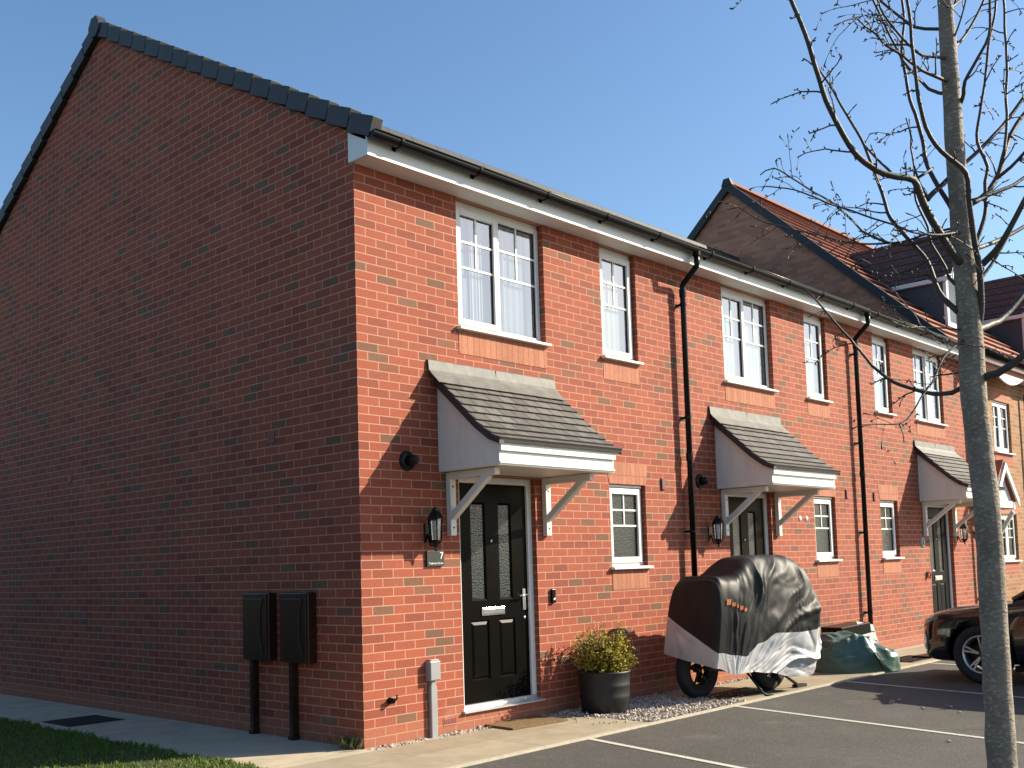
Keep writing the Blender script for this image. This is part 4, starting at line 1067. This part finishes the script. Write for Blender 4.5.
def ring_pts(hw, zb_, zt, zs):
    half = [(0, zb_), (hw*.80, zb_), (hw*.95, zb_+.05), (hw*.985, zb_+.16), (hw, zb_+(zs-zb_)*.5), (hw*.985, zs-.10), (hw*.955, zs-.02), (hw*.88, zs+(zt-zs)*.35), (hw*.55, zs+(zt-zs)*.85), (0, zt)]
    return half+[(-x, z) for x, z in half[-2:0:-1]]
m = MB(); rings = [ring_pts(*s_[1:]) for s_ in SEC]; n = len(rings[0]); vs = []
for s_, rg in zip(SEC, rings): vs += [cp(x, s_[0]-(.10*(abs(x)/.9)**2 if s_[0] > .7 else 0), z) for x, z in rg]
fs = [(i*n+k, i*n+(k+1) % n, (i+1)*n+(k+1) % n, (i+1)*n+k) for i in range(len(SEC)-1) for k in range(n)]
fs += [tuple(range(n)), tuple((len(SEC)-1)*n+k for k in range(n))]
m.add(vs, fs, True)
body = m.build('body', M_PAINT, t)
sb = body.modifiers.new('sub', 'SUBSURF'); sb.levels = sb.render_levels = 2
cut = MB()
for y in (0, -2.66):
    cut.lathe([(.001, -.05), (.375, -.05), (.375, 2.0), (.001, 2.0)], (0, 0, 0), 32, 'x')
co = MB()
for y in (0, -2.66):
    nn_ = 36; vs = []
    for h in (-1.1, -.60):
        vs += [cp(h, y+.372*math.cos(2*math.pi*k/nn_), .325+.372*math.sin(2*math.pi*k/nn_)) for k in range(nn_)]
    co.add(vs, [(k, (k+1) % nn_, nn_+(k+1) % nn_, nn_+k) for k in range(nn_)]+[tuple(range(nn_))[::-1], tuple(nn_+k for k in range(nn_))])
    vs = []
    for h in (.60, 1.1):
        vs += [cp(h, y+.372*math.cos(2*math.pi*k/nn_), .325+.372*math.sin(2*math.pi*k/nn_)) for k in range(nn_)]
    co.add(vs, [(k, (k+1) % nn_, nn_+(k+1) % nn_, nn_+k) for k in range(nn_)]+[tuple(range(nn_))[::-1], tuple(nn_+k for k in range(nn_))])
cutter = co.build('cutter', M_BLACK, t)
bo = body.modifiers.new('arch', 'BOOLEAN'); bo.operation = 'DIFFERENCE'; bo.object = cutter; bo.solver = 'EXACT'
dg = bpy.context.evaluated_depsgraph_get(); dg.update()
me2 = bpy.data.meshes.new_from_object(body.evaluated_get(dg)); body.modifiers.clear(); body.data = me2
bpy.data.objects.remove(cutter)
m = MB(); vs = []                                   # cabin: windscreen, roof, side glass
CAB = [(-.36, .80, .90, .925), (-1.22, .70, .99, 1.40), (-1.9, .69, 1.0, 1.47), (-2.6, .68, 1.02, 1.46), (-3.1, .66, 1.02, 1.36), (-3.38, .70, 1.0, 1.02)]
for y, hw, z0, z1 in CAB:
    b0 = .86 if y > -3.2 else .8
    pr = [(b0, z0-.08), (b0-.02, z0), (hw+.01, z1-.07*(z1-z0 > .1)), (hw*.82, z1-.01), (0, z1+.012)]
    pr = pr+[(-x, z) for x, z in pr[-2::-1]]
    vs += [cp(x, y, z) for x, z in pr]
n = 9; m.add(vs, [(i*n+k, i*n+k+1, (i+1)*n+k+1, (i+1)*n+k) for i in range(len(CAB)-1) for k in range(n-1)], False)
m.build('cabin', M_CARGL, t)
m = MB(); vs = []
for y, hw, z1 in [(-1.16, .705, 1.395), (-1.9, .695, 1.478), (-2.6, .685, 1.468), (-3.12, .66, 1.365)]:
    pr = [(hw+.012, z1-.075), (hw*.84, z1+.0), (0, z1+.022), (-hw*.84, z1+.0), (-hw-.012, z1-.075)]; vs += [cp(x, y, z) for x, z in pr]
m.add(vs, [(i*5+k, i*5+k+1, (i+1)*5+k+1, (i+1)*5+k) for i in range(3) for k in range(4)], True); m.build('roof', M_PAINT, t)
for s in (-1, 1):
    m = MB(); m.tube([cp(s*.83, -.36, .91), cp(s*.72, -1.20, 1.385)], .03, 8); m.build('pillar', M_PAINT, t); m = MB(); m.tube([cp(s*.875, -1.75, .99), cp(s*.715, -1.78, 1.41)], .028, 8); m.build('pillar', M_PAINT, t); m = MB(); m.tube([cp(s*.82, -3.3, 1.0), cp(s*.68, -3.05, 1.36)], .05, 8); m.build('pillar', M_PAINT, t)
    m = MB(); m.grid(lambda u, v: cp(s*(.98+.09*math.cos(v*6.283)*math.sin(math.pi*(.05+.9*u))), -.62+.05*math.sin(v*6.283)*math.sin(math.pi*(.05+.9*u))+.0, 1.0+.14*(u-.5)+.0), 8, 12); m.tube([cp(s*.88, -.60, .95), cp(s*.96, -.62, .98)], .018, 6); m.build('door_mirror', M_PAINT, t)
    bt_ = globals().get('BODYT')
    if bt_ is None:
        from mathutils.bvhtree import BVHTree
        bt_ = BODYT = BVHTree.FromPolygons([v.co.copy() for v in body.data.vertices], [tuple(p.vertices) for p in body.data.polygons])
    off = W[t.name]
    def onbody(y, z, push=.006):
        o_ = cp(s*1.6, y+.45, z)-off; d_ = (cp(0, y-.20, z)-off-o_).normalized()
        h_ = bt_.ray_cast(o_, d_)
        return (h_[0]+h_[1]*push+off) if h_[0] is not None else cp(s*.85, y, z)
    def lampgrid(u, v, push):
        y = .80-.46*u; zl_ = .555+.12*u; zh_ = .655+.085*u; return onbody(y, zl_+(zh_-zl_)*v*(1-.55*u**3)+.02*u**3, push)
    m = MB(); m.grid(lambda u, v: lampgrid(u, v, .006), 12, 5); ho = m.build('headlight', M_HEAD, t, normals=False)
    m = MB(); m.tube([lampgrid(u/8, .80, .010) for u in range(1, 8)], .006, 6); m.build('lamp_strip', M_CHROME, ho)
    m = MB(); m.grid(lambda u, v: onbody(.78-.20*u, .34+.06*v, .005), 6, 3); m.build('fog_lamp', M_HEAD, t, normals=False)
    for y in (0, -2.66): wheel(t, cp(s*.80, y, .318), cr*s, .318, .20, 5, .66, M_RIM)
m = MB(); m.obox(cp(0, .835, .45), cr*.26, cf*.006, (0, 0, .055)); m.build('number_plate', M_WHITE, t)
m = MB(); m.obox(cp(0, .80, .24), cr*.66, cf*.10, (0, 0, .012)); m.obox(cp(0, -1.33, .175), cr*.82, cf*1.0, (0, 0, .03)); m.build('lower_trim', M_BLACK, t)
for s in (-1, 1):
    m = MB()
    for y in (-.62, -1.72, -2.55): m.tube([cp(s*.908, y, .30), cp(s*.917, y-.01, .62), cp(s*.90, y-.02, .95)], .005, 4)
    m.build('door_seam', M_GASK, t)
    m = MB()
    for y in (-1.50, -2.40): m.obox(cp(s*.92, y, .86), cr*.012, cf*.10, (0, 0, .014))
    m.build('door_handle', M_PAINT, t)

# ------------------------------------------------------------------ loose pebbles on the asphalt
PEB = [((899, 701), .024), ((890, 704), .016), ((923, 709), .022), ((951, 707.5), .022), ((960, 713), .018), ((949, 742), .020), ((947, 706), .014)]
m = None
for (u, v), r in PEB:
    d = at(u, v, 1)-CAM; k = (-.012-CAM.z)/d.z; p = CAM+d*k
    m = MB(); g = random.Random(int(u)); stone_v = [p+Vector((q[0]*r*g.uniform(.8, 1.3), q[1]*r*g.uniform(.8, 1.3), q[2]*r*.6+r*.45)) for q in OCT]; m.add(stone_v, OF)
    o = centre(m.build('pebble', M_STONE)); tag(o, 'small loose stone lying on the open asphalt', 'stone', 'loose stones on the asphalt')

# ------------------------------------------------------------------ added evergreen row out of view, keeps skylight off the gable
M_CONI = island('screen_conifer_leaf', [(.012, .026, .010, 1), (.022, .042, .014, 1), (.032, .055, .018, 1)], .7, .1)
def screen_conifer_meshes():
    g = random.Random(9); m = MB()
    for i in range(7500):
        h = g.random()**1.15; z = .5+10.2*h; rm = 2.15*(1-h*.93)**.75*(1+.16*mnoise.noise(Vector((g.random()*3, h*6, 0))))
        a = g.uniform(0, 6.28); r = rm*(.55+.5*g.random()**.5); p = Vector((r*math.cos(a), r*math.sin(a), z))
        ax = (Vector((math.cos(a), math.sin(a), .9))+Vector([g.gauss(0, .45) for _ in range(3)])).normalized(); b = ax.cross(Vector([g.gauss(0, 1) for _ in range(3)])).normalized(); sz = g.uniform(.16, .30)
        m.add([p-ax*sz, p+b*sz*.5, p+ax*sz, p-b*sz*.5], [(0, 1, 2, 3)])
    t = MB(); t.tube([(0, 0, -.1), (0, 0, 5), (0, 0, 10.3)], [.18, .12, .02], 10); return m, t
cm, tm = screen_conifer_meshes()
proto = None
for k in range(8):
    y = -1.2+2.55*k; x = -9.9+.5*math.sin(k*2.1)
    if proto is None:
        proto = thing('added_screen_conifer', 'added unseen evergreen screening the gable wall from skylight', 'tree', (0, 0, 0), 'added unseen evergreens that block skylight')
        cm.build('crown', M_CONI, proto, normals=False); tm.build('trunk', M_TWIG, proto); r_ = proto
    else:
        r_ = proto.copy(); COL.objects.link(r_)
        for ch in list(proto.children):
            c = ch.copy(); c.parent = r_; COL.objects.link(c)
    r_.location = (x, y, 0); r_.rotation_euler = (0, 0, k*1.3); r_.scale = (.85, .85, .40+.03*(k % 3))

# ------------------------------------------------------------------ bare street tree
tg = random.Random(21)
D0 = 4.5
base = Vector((-.553, -5.068, -.014))
TR = thing('street_tree', 'bare young tree with a lichen-spotted trunk in front of the car', 'tree', base)
TK = [(995, 640, 13.1), (986, 500, 12.3), (974, 400, 12.6), (970, 330, 12), (964, 262, 10.4), (958, 190, 9.6), (953, 120, 8.8), (949, 60, 8.2), (945, 0, 7.2), (941, -60, 6), (938, -130, 4.5), (936, -200, 3)]
pts = [base, at(1005, 815, D0)]+[at(u, v, D0) for u, v, r in TK]; rad = [.085, .064]+[r*D0/FPX for u, v, r in TK]
def densify(pts, rad, step):
    P_, R_ = [], []
    for i in range(len(pts)-1):
        p0 = pts[max(i-1, 0)]; p1 = pts[i]; p2 = pts[i+1]; p3 = pts[min(i+2, len(pts)-1)]
        n = max(1, int((p2-p1).length/step))
        for k in range(n):
            q = k/n
            P_.append(.5*((2*p1)+(p2-p0)*q+(2*p0-5*p1+4*p2-p3)*q*q+(3*p1-p0-3*p2+p3)*q**3)); R_.append(rad[i]+(rad[i+1]-rad[i])*q)
    P_.append(pts[-1]); R_.append(rad[-1]); return P_, R_
tp, tr_ = densify(pts, rad, .05)
m = MB(); m.tube(tp, tr_, 24, wob=.09); m.build('trunk', M_BARK, TR)
def bud(mb_, p, cur, r):
    sd_ = cur.cross(Vector([tg.gauss(0, 1) for _ in range(3)])).normalized()
    mb_.tube([p, p+sd_*.006+cur*.003, p+sd_*.013+cur*.008], [r*.8, .0040, .0012], 4)
def twig(mb_, p, cur, L, r0, depth):
    q = [p]; rr = [r0]; seg = max(3, int(L/.028)); hook = tg.choice((-1, 1)); axis = cur.cross(Vector((0, 0, 1))).normalized()
    for s in range(seg):
        f = s/seg
        cur = (cur+Vector([tg.gauss(0, .13) for _ in range(3)])+Vector((0, 0, -.26*f+.05))+axis*hook*.05).normalized()
        q.append(q[-1]+cur*L/seg); rr.append(r0*(1-.55*(s+1)/seg))
        if tg.random() < .5: bud(mb_, q[-1], cur, rr[-1])
        if depth and s > 0 and tg.random() < .34:
            sd_ = cur.cross(Vector([tg.gauss(0, 1) for _ in range(3)])).normalized()
            twig(mb_, q[-1], (cur*.8+sd_).normalized(), tg.uniform(.03, .10), rr[-1]*.75, 0)
    rr[-1] = max(rr[-1], .0030); q.append(q[-1]+cur*.010); rr.append(.0008); mb_.tube(q, rr, 5)
def twigs(mb_, P_, R_, dens, lmin=.05, lmax=.2, f0=.15):
    n = len(P_); tot = sum((a-b).length for a, b in zip(P_, P_[1:])); cnt = int(tot*dens)
    for k in range(cnt):
        f = f0+(1-f0)*(k+tg.random())/cnt; i = min(n-2, int(f*(n-1)))
        p = P_[i]; d = (P_[i+1]-P_[i]).normalized()
        out = (p-Vector((-.8, -5.1, p.z))); out.z = 0
        out = out.normalized() if out.length > .05 else Vector((1, 0, 0))
        side = (d.cross(Vector([tg.gauss(0, 1) for _ in range(3)])).normalized()+out*.55).normalized()
        L = tg.uniform(lmin, lmax)*(1 if tg.random() < .72 else .3)
        twig(mb_, p, (d*tg.uniform(.1, .5)+side).normalized(), L, min(.0040, R_[i]*.55), L > .08)
BR = [  # (pixel path, start radius px, end radius px, depth change at the tip, twig density)
    ([(969, 272), (952, 252), (936, 227), (922, 200), (914, 180), (898, 177), (876, 170), (854, 152), (838, 125), (826, 100), (815, 66), (805, 33), (791, 0), (782, -35)], 6.0, 2.6, -.35, 9),
    ([(958, 312), (939, 292), (927, 262), (911, 242), (891, 219), (886, 205), (874, 171), (864, 145), (854, 127), (841, 105), (830, 85), (817, 67)], 4.0, 1.2, .35, 9),
    ([(891, 172), (876, 158), (864, 145)], 1.8, 1.3, .05, 4),
    ([(974, 350), (981, 312), (980, 274), (974, 237), (969, 200), (966, 173), (948, 157), (936, 145), (926, 127), (919, 100), (917, 82), (913, 55), (910, 20), (907, 0), (903, -30)], 5.0, 1.9, -.28, 4),
    ([(958, 222), (950, 205), (937, 185), (926, 161), (923, 141), (915, 114), (910, 100), (906, 77), (902, 52), (904, 20), (902, 0), (899, -30)], 3.6, 1.6, .28, 6),
    ([(950, 94), (939, 93), (929, 89), (919, 79), (907, 66), (900, 55), (884, 23), (873, 0), (866, -20)], 2.6, 1.3, .2, 7),
    ([(951, 82), (941, 79), (929, 74), (917, 67), (904, 57), (884, 44), (877, 35), (865, 26), (857, 18), (846, 21), (834, 26)], 2.8, .8, -.3, 18),
    ([(947, 29), (935, 29), (915, 27), (903, 19), (884, 4), (870, -8)], 2.6, 1.5, .15, 8),
    ([(950, 59), (939, 57), (922, 55), (909, 45), (899, 34), (884, 15), (878, 0), (870, -20)], 2.4, 1.2, -.2, 8),
    ([(976, 249), (999, 240), (1024, 227), (1046, 212)], 3.2, 2.4, .25, 5),
    ([(976, 270), (995, 252), (1005, 237), (1020, 209), (1034, 180), (1040, 150)], 5.0, 3.2, -.2, 5),
    ([(979, 281), (995, 259), (1008, 236), (1018, 215)], 2.6, 1.5, .1, 6),
    ([(975, 246), (985, 215), (986, 200), (985, 182), (988, 167), (980, 149), (977, 134), (982, 100), (985, 82), (989, 41), (995, 14), (996, 0), (998, -30)], 3.1, 1.5, .2, 6),
    ([(964, 207), (982, 197), (997, 178), (1004, 155), (1008, 141), (1015, 127), (1024, 114), (1040, 95)], 4.0, 2.8, .25, 5),
    ([(1004, 155), (1007, 120), (1006, 100), (1007, 68), (1005, 27), (1004, 0), (1003, -25)], 2.2, 1.6, .15, 10),
    ([(927, 200), (938, 189), (951, 177), (962, 166), (980, 149), (996, 133), (1007, 120), (1022, 100), (1036, 80)], 3.0, 2.4, .3, 4),
    ([(997, 178), (1011, 167), (1024, 153), (1036, 140)], 2.5, 1.8, -.2, 8),
    ([(972, 203), (991, 194), (1011, 186), (1024, 178), (1040, 168)], 3.0, 2.2, .15, 6),
    ([(949, 51), (960, 42), (971, 27), (984, 0), (990, -20)], 2.6, 1.6, .2, 6),
    ([(950, 48), (958, 27), (966, 0), (970, -20)], 1.4, 1.0, -.1, 8),
    ([(960, 104), (964, 94), (965, 81), (977, 59), (989, 35), (990, 0), (991, -20)], 3.0, 1.6, -.25, 6),
    ([(948, 10), (961, -1), (972, -15)], 2.4, 1.8, .1, 4),
    ([(969, 383), (952, 393), (940, 394), (924, 392), (894, 382), (881, 373), (872, 366), (854, 343), (839, 327), (821, 306), (812, 296), (805, 289)], 3.8, 1.0, .45, 8),
    ([(966, 338), (958, 344), (946, 354), (939, 367), (931, 384), (921, 398), (912, 413), (899, 424), (872, 424), (861, 427)], 1.8, .8, -.35, 9),
    ([(899, 424), (903, 433), (904, 443)], .9, .6, -.02, 18),
    ([(976, 381), (988, 376), (998, 373), (1011, 365), (1024, 355), (1040, 342)], 6.0, 4.6, -.15, 2),
    ([(976, 330), (990, 325), (1003, 318), (1024, 294), (1036, 280)], 4.6, 3.6, .3, 2),
    ([(968, 231), (952, 233), (936, 235), (916, 233), (897, 226), (872, 218), (831, 204), (820, 200), (795, 190), (768, 186), (762, 187)], 2.1, .8, -.4, 12),
    ([(962, 234), (931, 239), (918, 243), (896, 245), (872, 236), (862, 231), (851, 219), (830, 201), (815, 193), (793, 179), (774, 168), (760, 175)], 2.4, .8, .35, 10),
    ([(966, 226), (930, 233), (902, 242), (872, 244), (851, 243), (833, 239), (818, 235), (794, 230), (772, 224), (757, 219), (738, 207), (727, 210)], 1.8, .7, .5, 7),
    ([(941, 283), (931, 280), (922, 279), (902, 284), (885, 279), (872, 265), (854, 256)], 1.0, .6, -.2, 5),
    ([(942, 340), (922, 327), (914, 314), (894, 292), (880, 282)], 1.3, .7, .3, 5),
    ([(965, 330), (942, 328), (921, 327), (906, 327), (889, 320)], 1.2, .7, -.25, 6),
    ([(960, 288), (949, 278), (945, 267), (931, 243), (928, 227), (916, 200), (914, 166), (911, 148), (911, 137), (906, 118)], 2.6, .9, .2, 12),
    ([(929, 201), (919, 182), (914, 166)], 2.0, 1.4, -.05, 6),
    ([(919, 177), (929, 171), (933, 168)], 2.0, 1.6, .05, 0),
    ([(967, 371), (952, 374), (940, 375), (931, 377)], 1.6, .9, .2, 5),
]
for path, r0, r1, dd, dens in BR:
    n = len(path); dd0 = 0
    for_link = path[0]
    P_ = []; R_ = []
    for i, (u, v) in enumerate(path):
        f = i/(n-1); D = D0+dd*f**.8
        P_.append(at(u, v, D)); R_.append(.76*(r0+(r1-r0)*f**.7)*D/FPX)
    P_, R_ = densify(P_, R_, .03)
    for i in range(2, len(P_)-1):
        P_[i] = P_[i]+.0025*mnoise.noise_vector(P_[i]*11)
    m = MB(); m.tube(P_, R_, 8); twigs(m, P_, R_, dens*1.25 if dens else 0, .06, .24)
    m.build('limb', M_LIMB, TR)

SC.cycles.use_adaptive_sampling = True if hasattr(SC, 'cycles') else None
